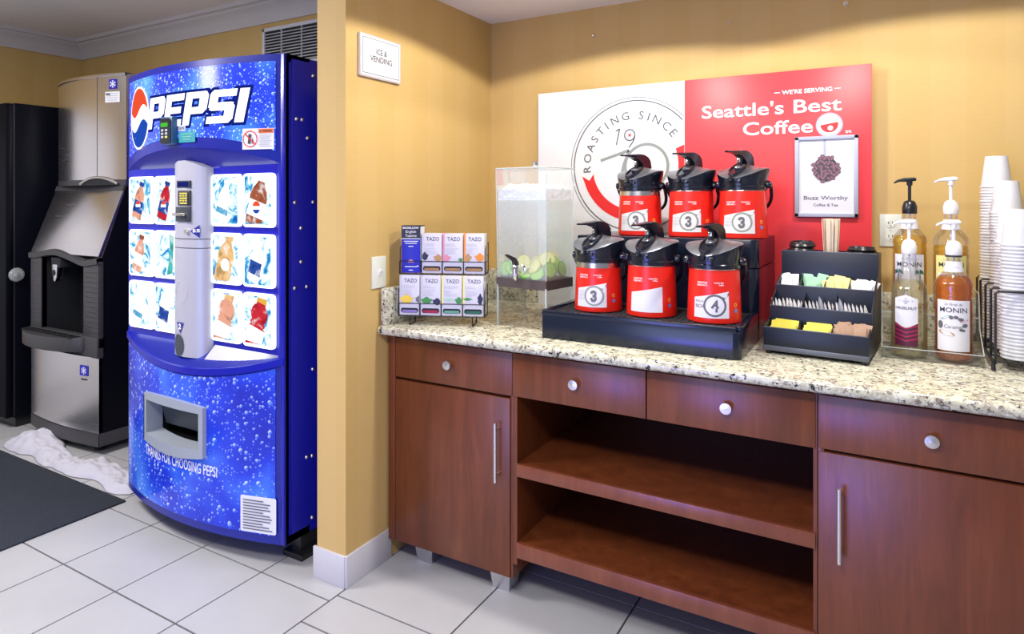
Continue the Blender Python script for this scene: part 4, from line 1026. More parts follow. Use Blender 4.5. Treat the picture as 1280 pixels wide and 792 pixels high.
# ------------------------------------------------------------------ airpots and their stand
def build_airpots():
    X0, X1 = -1.062, -.382; YF, YM, YE = 2.06, 2.372, 2.735; ZT, ZR = 1.036, 1.292
    t = thing('airpot_stand', 'two-tier glossy black stand with drip grid holding the airpots', 'stand', ((X0 + X1) / 2, 2.4, CZ))
    P = lambda n, b, m, par=t, **k: obj(n, b, m, par, world=True, **k)
    c = .022
    out = [(X0 + .004, YF), (X1 - c, YF), (X1 - c * .3, YF + c * .3), (X1, YF + c), (X1, YM), (X0, YM), (X0, YF + .004)]
    b = MB(); b.prism(out, 'z', CZ, ZT - .012, 0, .0015)
    # raised lip round the drip tray
    lip = .022
    b.box(X0, X0 + lip, YF + .002, YM, ZT - .014, ZT + .006, .003); b.box(X1 - lip, X1, YF + c, YM, ZT - .014, ZT + .006, .003); b.box(X0, X1 - c * .6, YF, YF + .012, ZT - .014, ZT + .004, .003)
    P('drip_box', b, 'rack_black')
    b = MB(); w = .0022
    for i in range(30):
        x = X0 + lip + .006 + i * (X1 - X0 - 2 * lip - .012) / 29; b.box(x - w / 2, x + w / 2, YF + .012, YM, ZT - .006, ZT - .001)
    for i in range(12):
        y = YF + .018 + i * .0265; b.box(X0 + lip, X1 - lip, y - w / 2, y + w / 2, ZT - .005, ZT)
    P('drip_grid', b, 'charcoal')
    rc = .03
    out = [(X0, YM)] + [(X1 - rc + rc * sin(s), YM + rc - rc * cos(s)) for s in linspace(0, pi / 2, 7)] + [(X1 + .004, YE), (X0, YE)]
    P('riser', MB().prism(out, 'z', CZ, 1.190, 0, .0012), 'rack_black', smooth=40)
    P('riser_top', MB().prism(out, 'z', 1.1925, ZR, 0, .003), 'rack_black', smooth=40)
    # one airpot
    def make(num, blank, collar, label, name):
        t = thing('airpot', label, 'airpot', (0, 0, 0), 0, 'red airpots on the black stand')
        RB, RT, ZB = .0865, .0800, .155
        rad = lambda z: RB + (RT - RB) * min(1, max(0, z / ZB))
        zt = ZB if collar else ZB + .016
        obj('body', MB().lathe([(0, .001), (RB - .004, .001), (RB - .001, .003), (rad(.008), .008), (rad(zt), zt), (0, zt)], 48), 'airpot_red', t)
        obj('collar', MB().lathe([(RT - .001, zt - .002), (RT + .0004, zt), (RT - .001, .179), (0, .179)], 48), 'collar_steel', t)
        on = lambda d: (lambda x, z: ((rad(z) + d) * sin(x / .083), -(rad(z) + d) * cos(x / .083), z))
        # lid: black skirt with a rim that climbs to the back, grey dished top
        n = 48; b = MB(); rim = lambda a: .250 + .005 * sin(a) - .030 * max(0, -sin(a)) ** 1.7
        rr = lambda a: .0870 + .005 * abs(cos(a)) ** 3 + .004 * max(0, sin(a))
        rings = [(lambda a: (.079, .172)), (lambda a: (.0842, .175)), (lambda a: (.0850, .186)), (lambda a: (.0825, .189)), (lambda a: (.0838, .204)), (lambda a: (rr(a) - .001, rim(a) - .014)), (lambda a: (rr(a), rim(a)))]
        def ringset(rs, m):
            vs = []
            for fn in rs:
                for i in range(n):
                    a = 2 * pi * i / n; r, z = fn(a); vs.append((r * cos(a), r * sin(a), z))
            b.add(vs, [(j * n + i, j * n + (i + 1) % n, (j + 1) * n + (i + 1) % n, (j + 1) * n + i) for j in range(len(rs) - 1) for i in range(n)], m)
        ringset(rings, 0); turned = [obj('lid_skirt', b, 'black_gloss', t, smooth=40)]
        b = MB()
        top = [rings[-1], (lambda a: (rr(a) - .003, rim(a) + .003)), (lambda a: (.066, rim(a) * .74 + .266 * .26)), (lambda a: (.044, rim(a) * .42 + .267 * .58)), (lambda a: (.020, .268)), (lambda a: (.0005, .269))]
        ringset(top, 0); lid = obj('lid_top', b, 'lid_grey', t, smooth=60); turned.append(lid)
        zl = lambda y: .219 + (max(0, y + .085) / .085) ** .8 * .048       # slope of the lid towards the front
        b = MB(); ov = [(.025 * cos(s_), -.036 + .046 * sin(s_)) for s_ in linspace(0, 2 * pi, 25)[:-1]]
        b.tube([(x, y, zl(y) + .004) for x, y in ov], .0045, 8, 0, True)
        b.poly([(x, y, zl(y) + .0045) for x, y in ov]); obj('pump_well', b, 'black_gloss', lid)
        b = MB(); b.ball((0, -.030, zl(-.030) + .002), .015, 0, 16, 1, 1.5, .6); obj('well_cap', b, 'lid_grey', lid)
        b = MB(); b.tube([(0, -.060, .222), (0, -.078, .222), (0, -.089, .214), (0, -.091, .204)], .009, 10); turned.append(obj('spout', b, 'black_gloss', t))
        # lever: narrow tip over the spout, broad arched back
        prof = [(-.118, .3130, .0085), (-.092, .3150, .010), (-.056, .3175, .0135), (-.022, .3205, .0165), (.006, .3200, .018), (.030, .3115, .019), (.046, .297, .019), (.054, .268, .018)]
        bot = [(-.118, .3070), (-.092, .3065), (-.056, .3040), (-.022, .2950), (.000, .278), (.014, .266), (.020, .262), (.026, .258)]
        b = MB(); vs = []; k = len(prof)
        for (y, z, w), (yb, zb) in zip(prof, bot): vs += [(-w, y, z - .003), (-w * .6, y, z), (w * .6, y, z), (w, y, z - .003), (w * .85, yb, zb), (-w * .85, yb, zb)]
        fs = [(i * 6 + j, i * 6 + (j + 1) % 6, (i + 1) * 6 + (j + 1) % 6, (i + 1) * 6 + j) for i in range(k - 1) for j in range(6)] + [tuple(range(6)), tuple(range((k - 1) * 6, k * 6))]
        b.add(vs, fs); lv = obj('lever', b, 'black_gloss', t, smooth=50); turned.append(lv)
        for o_ in turned: o_.rotation_euler.z = radians(-17)
        b = MB(); b.lathe([(0, .262), (.0085, .262), (.0085, .296), (0, .298)], 14, 0, (0, -.024, 0)); obj('pump_stem', b, 'black_plastic', lv)
        b = MB(); b.box(-.006, .006, -.0335, -.031, .276, .290, .001); obj('stem_clip', b, 'chrome', lv)
        # carrying bail with side pivots
        for s in (-1, 1):
            obj('pivot', MB().lathe([(0, 0), (.014, 0), (.0145, .006), (.012, .014), (.006, .017), (0, .0175)], 18, 0, (s * .083, 0, .194), Matrix.Rotation(s * pi / 2, 4, 'Y')), 'black_gloss', t)
        pts = [(.095 * cos(s) * (1 + .10 * sin(s)), .006 + .112 * sin(s), .194 - .105 * sin(s) ** .8 if sin(s) > 0 else .194) for s in linspace(.0, pi, 25)]
        obj('bail_handle', MB().tube(pts, .0065, 10), 'black_gloss', t, smooth=60)
        obj('latch', MB().box(-.010, .010, -.0925, -.080, .198, .212, .003), 'black_gloss', t)
        # printed label
        d1, d2, d3 = .0006, .0010, .0013
        b = MB()
        xs = linspace(-.056, .056, 18); b.grid(lambda x, k: on(d1)(x, .019 if k == 0 else .082 + (x + .056) / .112 * .022), xs, [0, 1])
        lab = obj('label_patch', b, 'paper_white', t)
        b = MB()
        if not blank:
            ccx, ccz = .012, .059
            b.strip(circ(.0290, 40, ccx, ccz), circ(.0355, 40, ccx, ccz), on(d2), 0)
            b.shape([(ccx + .022, ccz + .026), (ccx + .028, ccz + .019), (ccx + .044, ccz + .032), (ccx + .044, ccz + .041)], on(d2), 0)
            b.text(str(num), .038, lambda x, y: on(d3)(ccx + x, ccz - .019 + y), 1, bold=.045 if num == 3 else .028, sx=.85)
            if num == 3:
                for zz in (.0112, -.0112): b.shape(circ(.0050, 12, ccx - .0082, ccz + zz), on(d3), 1)
            rows = ('HOUSE', 'ROAST', 'MEDIUM') if num == 3 else ('BOLD &', 'RICH', '')
            for i, wd in enumerate(rows):
                if wd: b.text(wd, .007 if num == 3 else (.007 if i == 0 else .012), lambda x, y, i=i: on(d3)(-.037 + x, .068 - i * .012 - (.006 if num == 4 and i else 0) + y), 2, fit=.027)
            obj('label_print', b, ['ink_green_grey' if num == 3 else 'ink_grey', 'ink_grey', 'purple_ink' if num == 4 else 'ink_pale'], lab)
        b = MB()
        for i, (wd, w) in enumerate((('SIGNATURE', .034), ('BLEND NO. ' + str(num), .034))): b.text(wd, .0055, lambda x, y, i=i: on(d2)(-.046 + x, .128 - i * .008 + y), 0, bold=.02, align='LEFT', fit=w)
        for i, (wd, w) in enumerate((("Seattle's Best", .030), ('Coffee', .016))): b.text(wd, .005, lambda x, y, i=i: on(d2)(.040 + x, .129 - i * .007 + y), 0, bold=.01, align='RIGHT', fit=w)
        obj('lettering', b, 'ink_white', t)
        b = MB(); b.strip(circ(.0035, 16, .083, .060), circ(.0065, 16, .083, .060), on(d1), 0); b.shape(circ(.0065, 16, .084, .041), on(d1), 1)
        obj('seal', b, ['orange_dot', 'blue_dot'], t)
        return t
    fz, rz_ = ZT, ZR + .0005
    a = make(3, False, True, 'red number 3 airpot, front row beside the drink dispenser', 'x'); a.location = (-.902, 2.2, fz); a.rotation_euler.z = radians(3)
    a3 = make(3, False, False, 'red number 3 airpot, back row between the other two', 'x'); a3.location = (-.645, 2.5, rz_); a3.rotation_euler.z = radians(0)
    bl = make(3, True, False, 'red airpot with a glare-whitened label, middle of the front row', 'x'); bl.location = (-.703, 2.195, fz); bl.rotation_euler.z = radians(4)  # print left off to imitate glare on its label
    a4 = make(4, False, False, 'red number 4 airpot at the end of the front row', 'x'); a4.location = (-.490, 2.19, fz); a4.rotation_euler.z = radians(6)
    dup(a, (-.848, 2.5, rz_), radians(0), 'red number 3 airpot with a steel collar, back row before the white board')
    dup(a3, (-.454, 2.49, rz_), radians(0), 'red number 3 airpot, back row nearest the framed poster')

# ------------------------------------------------------------------ tea rack
def build_tea():
    t = thing('tea_rack', 'black wire rack holding two rows of tea boxes by the partition', 'rack', (-1.507, 2.072, CZ), radians(22))
    PW, W, D = .0845, .080, .064
    ROW = [(.040, -.012), (.203, .006)]       # base height, front offset of the two rows
    XL_, XR_ = -2 * PW - .003, 2 * PW + .003
    r = .0017
    for k, (z, y) in enumerate(ROW):
        b = MB(); zr = z + .046
        b.tube([(XL_, y + D, zr), (XL_, y - .004, zr), (XR_, y - .004, zr), (XR_, y + D, zr)], r)
        obj('front_rail', b, 'wire_black', t)
        b = MB(); b.tube([(XL_, y + D + .003, z - .003), (XL_, y - .003, z - .003), (XR_, y - .003, z - .003), (XR_, y + D + .003, z - .003)], r, 8, 0, True)
        for i in range(5): b.tube([(XL_ + i * (XR_ - XL_) / 4, y - .004, zr), (XL_ + i * (XR_ - XL_) / 4, y - .004, z - .003), (XL_ + i * (XR_ - XL_) / 4, y + D + .003, z - .003)], r)
        obj('shelf_frame', b, 'wire_black', t)
        for xx in (XL_, XR_): obj('side_arm', MB().tube([(xx, y + .004, z - .002), (xx, y + .004, z + .10), (xx, y + D, z + .12), (xx, y + D, z)], r), 'wire_black', t)
    for xx in (-.125, .125):
        obj('leg', MB().tube([(xx, .074, .30), (xx, .070, .06), (xx, .060, .0025), (xx, -.012, .0025), (xx, -.016, .016), (xx, -.012, .036)], .0028), 'wire_black', t)
    for zz in (.12, .27): obj('back_rail', MB().tube([(XL_, .072, zz), (XR_, .072, zz)], r), 'wire_black', t)
    R = Matrix.Rotation(radians(22), 4, 'Z')
    def place(o, x, y, z): o.location = V((-1.507, 2.072, CZ)) + R @ V((x, y, z)); o.rotation_euler = (0, 0, radians(22))
    specs = [  # row, column, sachet ink, spots, side ink, label
        (0, 0, 'violet_ink', [('yellow_ink', -.012, .062, .026, .016), ('ink_grey', .038, .062, .014, .012)], 'ink_pale', 'white tea box with lavender sachets, first in the lower row'),
        (0, 1, 'crimson_ink', [('green_ink', -.016, .058, .022, .012), ('box_black', .026, .054, .018, .012)], 'ink_pale', 'white tea box with crimson sachets, second in the lower row'),
        (0, 2, 'mint_ink', [('green_ink', .028, .060, .014, .012), ('packet_green', -.012, .064, .022, .004)], 'packet_pale_yellow', 'white tea box with mint sachets, third in the lower row'),
        (0, 3, 'forest_ink', [('green_ink', -.022, .066, .018, .005), ('box_black', .028, .066, .010, .020)], 'packet_pale_yellow', 'white tea box with dark green sachets, last in the lower row'),
        (1, 1, 'tan_ink', [('box_black', -.028, .066, .014, .014), ('tan_ink', .026, .060, .018, .012)], 'ink_pale', 'white tea box with cinnamon picture, beside the blue tea box'),
        (1, 2, 'tan_ink', [('rose_ink', -.026, .060, .018, .012), ('green_ink', .032, .054, .010, .006)], 'rose_ink', 'white tea box with pink flower picture, third in the upper row'),
        (1, 3, 'tan_ink', [('orange_ink', .024, .064, .020, .014), ('tan_ink', -.024, .062, .014, .014)], 'orange_ink', 'white tea box with orange fruit picture, last in the upper row')]
    f = lambda d: (lambda x, z: (x, -D / 2 - d, z))
    for row, col, sach, spots, side, lb in specs:
        H = .155
        o = thing('tea_box', lb, 'tea box', (0, 0, 0), 0, 'tea boxes in the wire rack')
        obj('carton', MB().box(-W / 2, W / 2, -D / 2, D / 2, 0, H, .0012), 'box_white', o)
        obj('side_band', MB().box(-W / 2 - .0006, -W / 2 + .007, -D / 2 - .0006, D / 2 - .003, .045, H + .0006), side, o)
        b = MB(); b.text('TAZO', .0150, lambda x, y: f(.0008)(x + .004, y + H - .027), 0, bold=.014, fit=.052)
        random.seed(row * 9 + col)
        for i in range(6):
            w = random.uniform(.022, .058); z = H - .040 - i * .0062 - (.005 if i > 1 else 0)
            b.shape([(-.030, z), (-.030 + w, z), (-.030 + w, z - .0018), (-.030, z - .0018)], f(.0008), 1)
        obj('lettering', b, ['ink_grey', 'ink_pale'], o)
        inks = [s[0] for s in spots]; b = MB()
        for i, (ink, x, z, rx, rz) in enumerate(spots):
            pts = [(max(-W / 2 + .001, min(W / 2 - .001, x + rx * cos(a) * (1 + .18 * sin(5 * a + i)))), z + rz * sin(a) * (1 + .2 * cos(4 * a))) for a in linspace(0, 2 * pi, 29)[:-1]]
            b.shape(pts, f(.0008 + .0002 * i), i)
        obj('picture', b, inks, o)
        b = MB(); b.shape(rrect(.070, .019, .008, 5, 0, .018), f(.0007)); sl = obj('slot', b, 'dark_recess', o)
        b = MB()
        for i in range(3): b.box(-.031 + .001 * i, .031 - .001 * i, -D / 2 - .003, -D / 2 + .004, .0105 + i * .0035, .0130 + i * .0035, .0006)
        obj('sachet', b, sach, sl)
        z, y = ROW[row]; place(o, (col - 1.5) * PW, y + D / 2, z)
    # the blue box
    H = .186
    o = thing('tea_box', 'tall blue and black tea box at the start of the upper row', 'tea box', (0, 0, 0), 0, 'tea boxes in the wire rack')
    obj('carton', MB().box(-.038, .038, -D / 2, D / 2, 0, H, .0012), 'box_blue', o)
    obj('top_band', MB().box(-.0384, .0384, -D / 2 - .0004, D / 2 + .0004, H - .050, H + .0004), 'box_black', o)
    obj('side_label', MB().box(.0380, .0388, -D / 2 + .002, D / 2 - .004, .05, H - .004), 'paper_white', o)
    b = MB(); b.text('BIGELOW', .0080, lambda x, y: f(.0012)(x, H - .012 + y), 0, bold=.03, fit=.066)
    b.text('English', .0105, lambda x, y: f(.0012)(x, H - .028 + y), 0, bold=.004, fit=.042); b.text('Teatime', .0105, lambda x, y: f(.0012)(x, H - .044 + y), 0, bold=.004, fit=.046)
    for i, (w, z) in enumerate(((.058, .126), (.048, .118), (.02, .106), (.05, .026), (.018, .012))): b.shape([(-w / 2, z), (w / 2, z), (w / 2, z - .003), (-w / 2, z - .003)], f(.001), 0)
    b.shape(circ(.012, 16, 0, .041, 0, pi), f(.001), 1)
    b.shape(circ(.0032, 10, .028, .027), f(.001), 0)
    obj('lettering', b, ['paper_white', 'rose_ink'], o)
    b = MB(); b.shape([(-.038, H - .050), (.038, H - .050), (.038, H - .053), (-.038, H - .053)], f(.0008)); obj('white_line', b, 'paper_white', o)
    z, y = ROW[1]; place(o, -1.5 * PW, y + D / 2, z)

# ------------------------------------------------------------------ water dispenser
def build_dispenser():
    rz = radians(-8); C = V((-1.194, 2.259, CZ)); R = Matrix.Rotation(rz, 4, 'Z')
    t = thing('drink_dispenser', 'clear square acrylic dispenser of fruit water with a chrome tap', 'dispenser', C, rz)
    W, D = .115, .0885
    # stand: three clear sheets with bright edges, dark band round the top
    for sx in (-1, 1):
        obj('stand_panel', MB().box(sx * W - (.004 if sx > 0 else 0), sx * W + (0 if sx > 0 else .004), -D, D, 0, .155), 'acrylic', t)
        obj('stand_edge', MB().box(sx * W - .0035, sx * W + .0035, -D - .003, -D + .003, 0, .160, .001), 'acrylic_edge', t)
        obj('stand_edge', MB().box(sx * W - .0025, sx * W + .0025, D - .0025, D + .0025, 0, .160, .001), 'acrylic_edge', t)
    b = MB(); o_ = [(-W - .003, -D - .0025), (W + .003, -D - .0025), (W + .003, D + .0025), (-W - .003, D + .0025)]
    k = 4; b.add([(x, y, z) for z in (.153, .189) for x, y in o_] + [(x * .97, y * .96, z) for z in (.153, .189) for x, y in o_],
        [(i, (i + 1) % 4, 4 + (i + 1) % 4, 4 + i) for i in range(4)] + [(8 + i, 8 + (i + 1) % 4, (i + 1) % 4, i) for i in range(4)] + [(12 + i, 12 + (i + 1) % 4, 4 + (i + 1) % 4, 4 + i) for i in range(4)] + [(8, 9, 10, 11)])
    obj('band', b, 'band_brown', t, smooth=0)
    # tank: slightly flared
    g = lambda z: 1 + .055 * (z - .17) / .443
    b = MB()
    def ring(s, z): return [(sx * W * s, sy * D * s, z) for sx, sy in ((-1, -1), (1, -1), (1, 1), (-1, 1))]
    b.add(ring(1, .186) + ring(g(.613), .613), [(i, (i + 1) % 4, 4 + (i + 1) % 4, 4 + i) for i in range(4)]); obj('tank', b, 'tank_wall', t, smooth=0)
    for (sx, sy) in ((-1, -1), (1, -1), (1, 1), (-1, 1)):
        obj('tank_edge', MB().tube([(sx * W, sy * D, .188), (sx * W * g(.613), sy * D * g(.613), .613)], .0022, 6), 'acrylic_edge', t)
    q = ring(g(.613), .613); obj('tank_rim', MB().tube(q, .003, 6, 0, True), 'acrylic_edge', t)
    b = MB(); s = g(.613) * .985; b.box(-W * s, W * s, -D * s, D * s, .609, .613); lid = obj('lid', b, 'acrylic', t)
    b = MB(); b.lathe([(0, .613), (.006, .613), (.006, .622), (.013, .626), (.014, .636), (.009, .643), (0, .644)], 18); obj('lid_knob', b, 'chrome', lid, label='chrome lid knob')
    # tap
    zt = .229; x0 = .012
    b = MB(); b.tube([(x0, -D, zt), (x0, -D - .010, zt), (x0, -D - .012, zt), (x0, -D - .050, zt)], [.016, .016, .011, .011], 16)
    b.lathe([(.002, zt - .040), (.008, zt - .034), (.0125, zt - .016), (.0135, zt + .010), (.010, zt + .018), (0, zt + .018)], 18, 0, (x0, -D - .052, 0))
    tp = obj('tap', b, 'chrome', t, smooth=60)
    b = MB(); b.prism([(-D - .040, zt + .016), (-D - .060, zt + .016), (-D - .066, zt + .034), (-D - .105, zt + .056), (-D - .107, zt + .062), (-D - .060, zt + .046), (-D - .042, zt + .030)], 'x', x0 - .009, x0 + .009, 0, .002)
    obj('tap_handle', b, 'black_gloss', tp)
    # contents: water, ice and slices of lime and lemon
    def local(o): o.location = C; o.rotation_euler = (0, 0, rz); return o
    b = MB(); k1, k2 = .965, g(.49) * .965
    b.add(ring(k1, .194) + ring(k2, .490), [(i, (i + 1) % 4, 4 + (i + 1) % 4, 4 + i) for i in range(4)] + [(0, 1, 2, 3), (4, 5, 6, 7)])
    tag(local(obj('water', b, 'water_body', smooth=0)), 'pale cloudy fruit water filling the clear dispenser', 'water', None, 'stuff')
    b = MB(); n = 26; s = g(.5) * .95
    def ice(u, v, top):
        x, y = -W * s + 2 * W * s * u, -D * s + 2 * D * s * v
        e = mnoise.noise(V((x * 60, y * 60, 2 if top else 7))) * .010 + mnoise.noise(V((x * 150, y * 150, 3))) * .004
        edge = min(1, 6 * min(u, 1 - u, v, 1 - v) + .25)
        return (x + e * .3, y + e * .3, (.527 + e + .022 * edge) if top else .487 + abs(e) * .6)
    us = linspace(0, 1, n)
    b.grid(lambda u, v: ice(u, v, True), us, us); b.grid(lambda u, v: ice(u, v, False), us, us)
    rimv = [(u, 0) for u in us[:-1]] + [(1, v) for v in us[:-1]] + [(u, 1) for u in us[::-1][:-1]] + [(0, v) for v in us[::-1][:-1]]
    m = len(rimv); b.add([ice(*p, True) for p in rimv] + [ice(*p, False) for p in rimv], [(i, (i + 1) % m, m + (i + 1) % m, m + i) for i in range(m)])
    tag(local(obj('crushed_ice', b, 'ice_chips', smooth=20)), 'white crushed ice floating at the top of the fruit water', 'ice', None, 'stuff')
    random.seed(21)
    spots = [  # x, y, z, tilt about x, turn about z, radius, lemon?
        (-.092, -.066, .222, 80, -8, .030, 0), (-.060, -.060, .228, 66, 20, .029, 0), (-.005, -.068, .248, 84, 0, .031, 1), (.036, -.055, .236, 60, -14, .030, 1), (.010, -.066, .208, 30, 10, .030, 0),
        (.060, -.066, .210, 50, 5, .028, 0), (.098, -.040, .226, 80, 70, .029, 0), (.090, .006, .246, 70, 86, .031, 0), (.098, .042, .224, 78, 95, .029, 0), (.072, -.020, .262, 64, 40, .030, 1),
        (.066, .030, .262, 66, 80, .030, 1), (-.030, -.040, .212, 20, 0, .030, 0), (.030, .010, .214, 15, 0, .030, 0), (-.070, .010, .216, 25, 20, .030, 0), (-.02, .04, .240, 60, 10, .030, 1)]
    pro = {}
    for i, (x, y, z, tl, tn, r, lem) in enumerate(sorted(spots)):
        kind = 'lemon' if lem else 'lime'
        if kind not in pro:
            o = obj(kind + '_slice', MB().lathe([(.0262, -.0036), (.030, -.0030), (.0306, 0), (.030, .0030), (.0262, .0036)], 28), kind + '_peel')
            b = MB(); b.lathe([(0, -.0034), (.0266, -.0034), (.0266, .0034), (0, .0034)], 28); obj('flesh', b, kind + '_flesh', o); pro[kind] = o
        else:
            s_ = pro[kind]; o = s_.copy(); COL.objects.link(o)
            for ch in s_.children: c = ch.copy(); COL.objects.link(c); c.parent = o
        tag(o, '%s slice, %s from the left among the fruit in the dispenser' % (kind, nth(i + 1)), 'fruit slice', 'citrus slices in the dispenser')
        o.matrix_world = Matrix.Translation(C) @ R @ Matrix.Translation((x, y, z)) @ Matrix.Rotation(radians(tn), 4, 'Z') @ Matrix.Rotation(radians(tl), 4, 'X')

# ------------------------------------------------------------------ condiment organizer
def pillow(w, h, t, pointed=False):
    b = MB(); n = 6; us = linspace(-1, 1, n + 1)
    for s in (1, -1):
        def fn(u, v, s=s):
            e = t / 2 * (1 - u ** 4) * (1 - min(1, abs(v) * 1.0) ** 6)
            ww = w / 2 * (1 if not pointed else (1 - .82 * max(0, (v + .1) / 1.1)))
            return (u * ww, s * (e + .0003), h / 2 + v * h / 2)
        b.grid(fn, us, us)
    return b
def build_organizer():
    rz = radians(-5); C = V((-.1915, 2.200, CZ)); R = Matrix.Rotation(rz, 4, 'Z'); W = .1475
    t = thing('condiment_organizer', 'black stepped condiment organizer with packet trays', 'organizer', C, rz)
    prof = [(0, .012), (0, .085), (.08, .106), (.08, .143), (.163, .187), (.163, .203), (.253, .240), (.253, .313), (.345, .313), (.345, .012)]
    for sx in (-1, 1): obj('side_panel', MB().prism(prof, 'x', sx * W - .002, sx * W + .002, 0, .0008), 'organizer_black', t)
    obj('base_bar', MB().box(-W - .003, W + .003, -.004, .020, .011, .028, .003), 'tray_grey', t)
    obj('base', MB().box(-W, W, .0, .345, .012, .020), 'organizer_black', t)
    for sx in (-1, 1):
        for y in (.012, .33): obj('foot', MB().lathe([(0, 0), (.009, 0), (.010, .012), (0, .012)], 12, 0, (sx * (W - .012), y, 0)), 'black_plastic', t)
    for (y, z0, z1) in ((0, .026, .085), (.08, .030, .143), (.163, .085, .203), (.253, .14, .313)): obj('front_panel', MB().box(-W, W, y - .0015, y + .0015, z0, z1, .0006), 'organizer_black', t)
    obj('back_panel', MB().box(-W, W, .343, .346, .012, .313), 'organizer_black', t)
    for (y, z) in ((0, .085), (.08, .143), (.163, .203), (.253, .313)): obj('panel_edge', MB().box(-W - .001, W + .001, y - .0022, y + .0022, z - .0012, z + .0015, .0006), 'tray_grey', t)
    for (y0, y1, z) in ((.0015, .0785, .030), (.0815, .1615, .086), (.1645, .2515, .143), (.2545, .343, .235)): obj('tray', MB().box(-W + .002, W - .002, y0, y1, z - .003, z), 'organizer_black', t)
    lip = [(0, .085, .08, .106), (.08, .143, .163, .187), (.163, .203, .253, .240)]
    divs = [(-.050, .046), (-.052, .042), (-.078, 0, .072)]
    for k, xs in enumerate(divs):
        y0, z0, y1, z1 = lip[k]
        for x in xs: obj('divider', MB().prism([(y0, z0 - .003), (y1, z1 - .003), (y1, z0 - .05), (y0, z0 - .05)], 'x', x - .001, x + .001), 'organizer_black', t)
    for x in (-.042, .048): obj('divider', MB().box(x - .001, x + .001, .254, .343, .235, .311), 'organizer_black', t)
    # packets: one of each kind, then copies
    protos = {}
    def packet(kind, mt, mb):
        o = obj('condiment_packet', mb, mt, smooth=60); protos[kind] = [o, False]
    packet('sugar', 'packet_white', pillow(.030, .062, .0045)); packet('stevia', 'packet_green', pillow(.034, .062, .0045)); packet('pale', 'packet_pale_yellow', pillow(.034, .064, .0045))
    packet('cream', 'packet_white', pillow(.040, .066, .006, True)); packet('grey', 'packet_grey', pillow(.040, .080, .010, True))
    packet('yellow', 'packet_yellow', pillow(.072, .050, .0045)); packet('raw', 'packet_brown', pillow(.040, .066, .005))
    def put(kind, x, y, z, lean, turn, roll, label, group):
        o, used = protos[kind]
        if used: o = o.copy(); COL.objects.link(o)
        else: protos[kind][1] = True
        tag(o, label, 'packet', group)
        o.matrix_world = Matrix.Translation(C) @ R @ Matrix.Translation((x, y, z)) @ Matrix.Rotation(radians(turn), 4, 'Z') @ Matrix.Rotation(radians(lean), 4, 'X') @ Matrix.Rotation(radians(roll), 4, 'Y')
    random.seed(31); U = random.uniform
    for comp, (x0, x1, kind, nm) in enumerate(((-.143, -.080, 'sugar', 'white sugar'), (-.076, -.002, 'stevia', 'green sweetener'), (.002, .070, 'pale', 'pale yellow sweetener'), (.074, .144, 'sugar', 'white sugar'))):
        n = 7; where = ('first', 'second', 'third', 'last')[comp]
        for i in range(n):
            f = i / (n - 1); w = .018
            x = x0 + w + (x1 - x0 - 2 * w) * ((i * 3) % n) / (n - 1)
            put(kind, x, .183 + f * .052, .166 + f * .016 + U(-.006, .008), -28, U(-8, 8), U(-20, 20), '%s packet, %s from the front in the upper tray, %s compartment' % (nm, nth(i + 1), where), '%s packets in the upper tray' % nm)
    xs = linspace(-.138, .138, 25); k = 0
    for i, x in enumerate(xs):
        if abs(x + .052) < .004 or abs(x - .042) < .004: continue
        big = i in (13, 18); k += 1
        put('grey' if big else 'cream', x, .122, .098 + U(-.002, .004), -12, 90 + U(-16, 16), U(-5, 5), ('grey pointed packet, %s from the left in the middle tray' if big else 'white pointed creamer packet, %s from the left in the middle tray') % nth(k), 'packets standing in the middle tray')
    for comp, x in enumerate((-.098, -.002)):
        for i in range(8):
            put('yellow', x + U(-.003, .003) + comp * .001, .012 + i * .0076, .044 + i * .0030 + U(-.001, .002), -34, U(-4, 4), U(-4.5, 4.5), 'yellow sweetener packet, %s from the front in the bottom tray, %s pile' % (nth(i + 1), ('left-hand', 'middle')[comp]), 'yellow packets in the bottom tray')
    for i in range(12):
        put('raw', .070 + .053 * ((i * 5) % 12) / 11, .014 + i * .0048, .038 + i * .0016, -22, U(-26, 26), U(-18, 18), 'brown raw sugar packet, %s from the front in the bottom tray' % nth(i + 1), 'brown packets in the bottom tray')
    # wooden stirrers
    p0 = None; cx, cy = .0030, .298
    for i in range(44):
        a = random.random() * 2 * pi; q = sqrt(random.random())
        dx, dy = q * cos(a), q * sin(a)
        if p0 is None: p0 = o = obj('stirrer', MB().box(-.0030, .0030, -.0009, .0009, 0, .19, .0005), 'stirrer_wood')
        else: o = p0.copy(); COL.objects.link(o)
        tag(o, 'wooden coffee stirrer in the bundle at the back of the organizer', 'stirrer', 'wooden stirrers bundled in the organizer')
        bs = V((cx + dx * .021, cy + dy * .018, .236)); tp_ = V((cx + dx * .032, cy + dy * .026, .425 + U(-.010, .006)))
        d = (tp_ - bs).normalized(); qd = d.to_track_quat('Z', 'Y').to_matrix().to_4x4()
        o.matrix_world = Matrix.Translation(C) @ R @ Matrix.Translation(bs) @ qd @ Matrix.Rotation(U(-.5, .5), 4, 'Z')
    # black cup lids in two piles
    lidm = MB(); lidm.lathe([(.0, .004), (.030, .004), (.032, .011), (.036, .012), (.038, .002), (.0425, .0), (.0445, .004), (.0425, .008), (.040, .010), (.0385, .0165), (.036, .0175), (.034, .012), (.0, .012)], 36)
    p0 = None
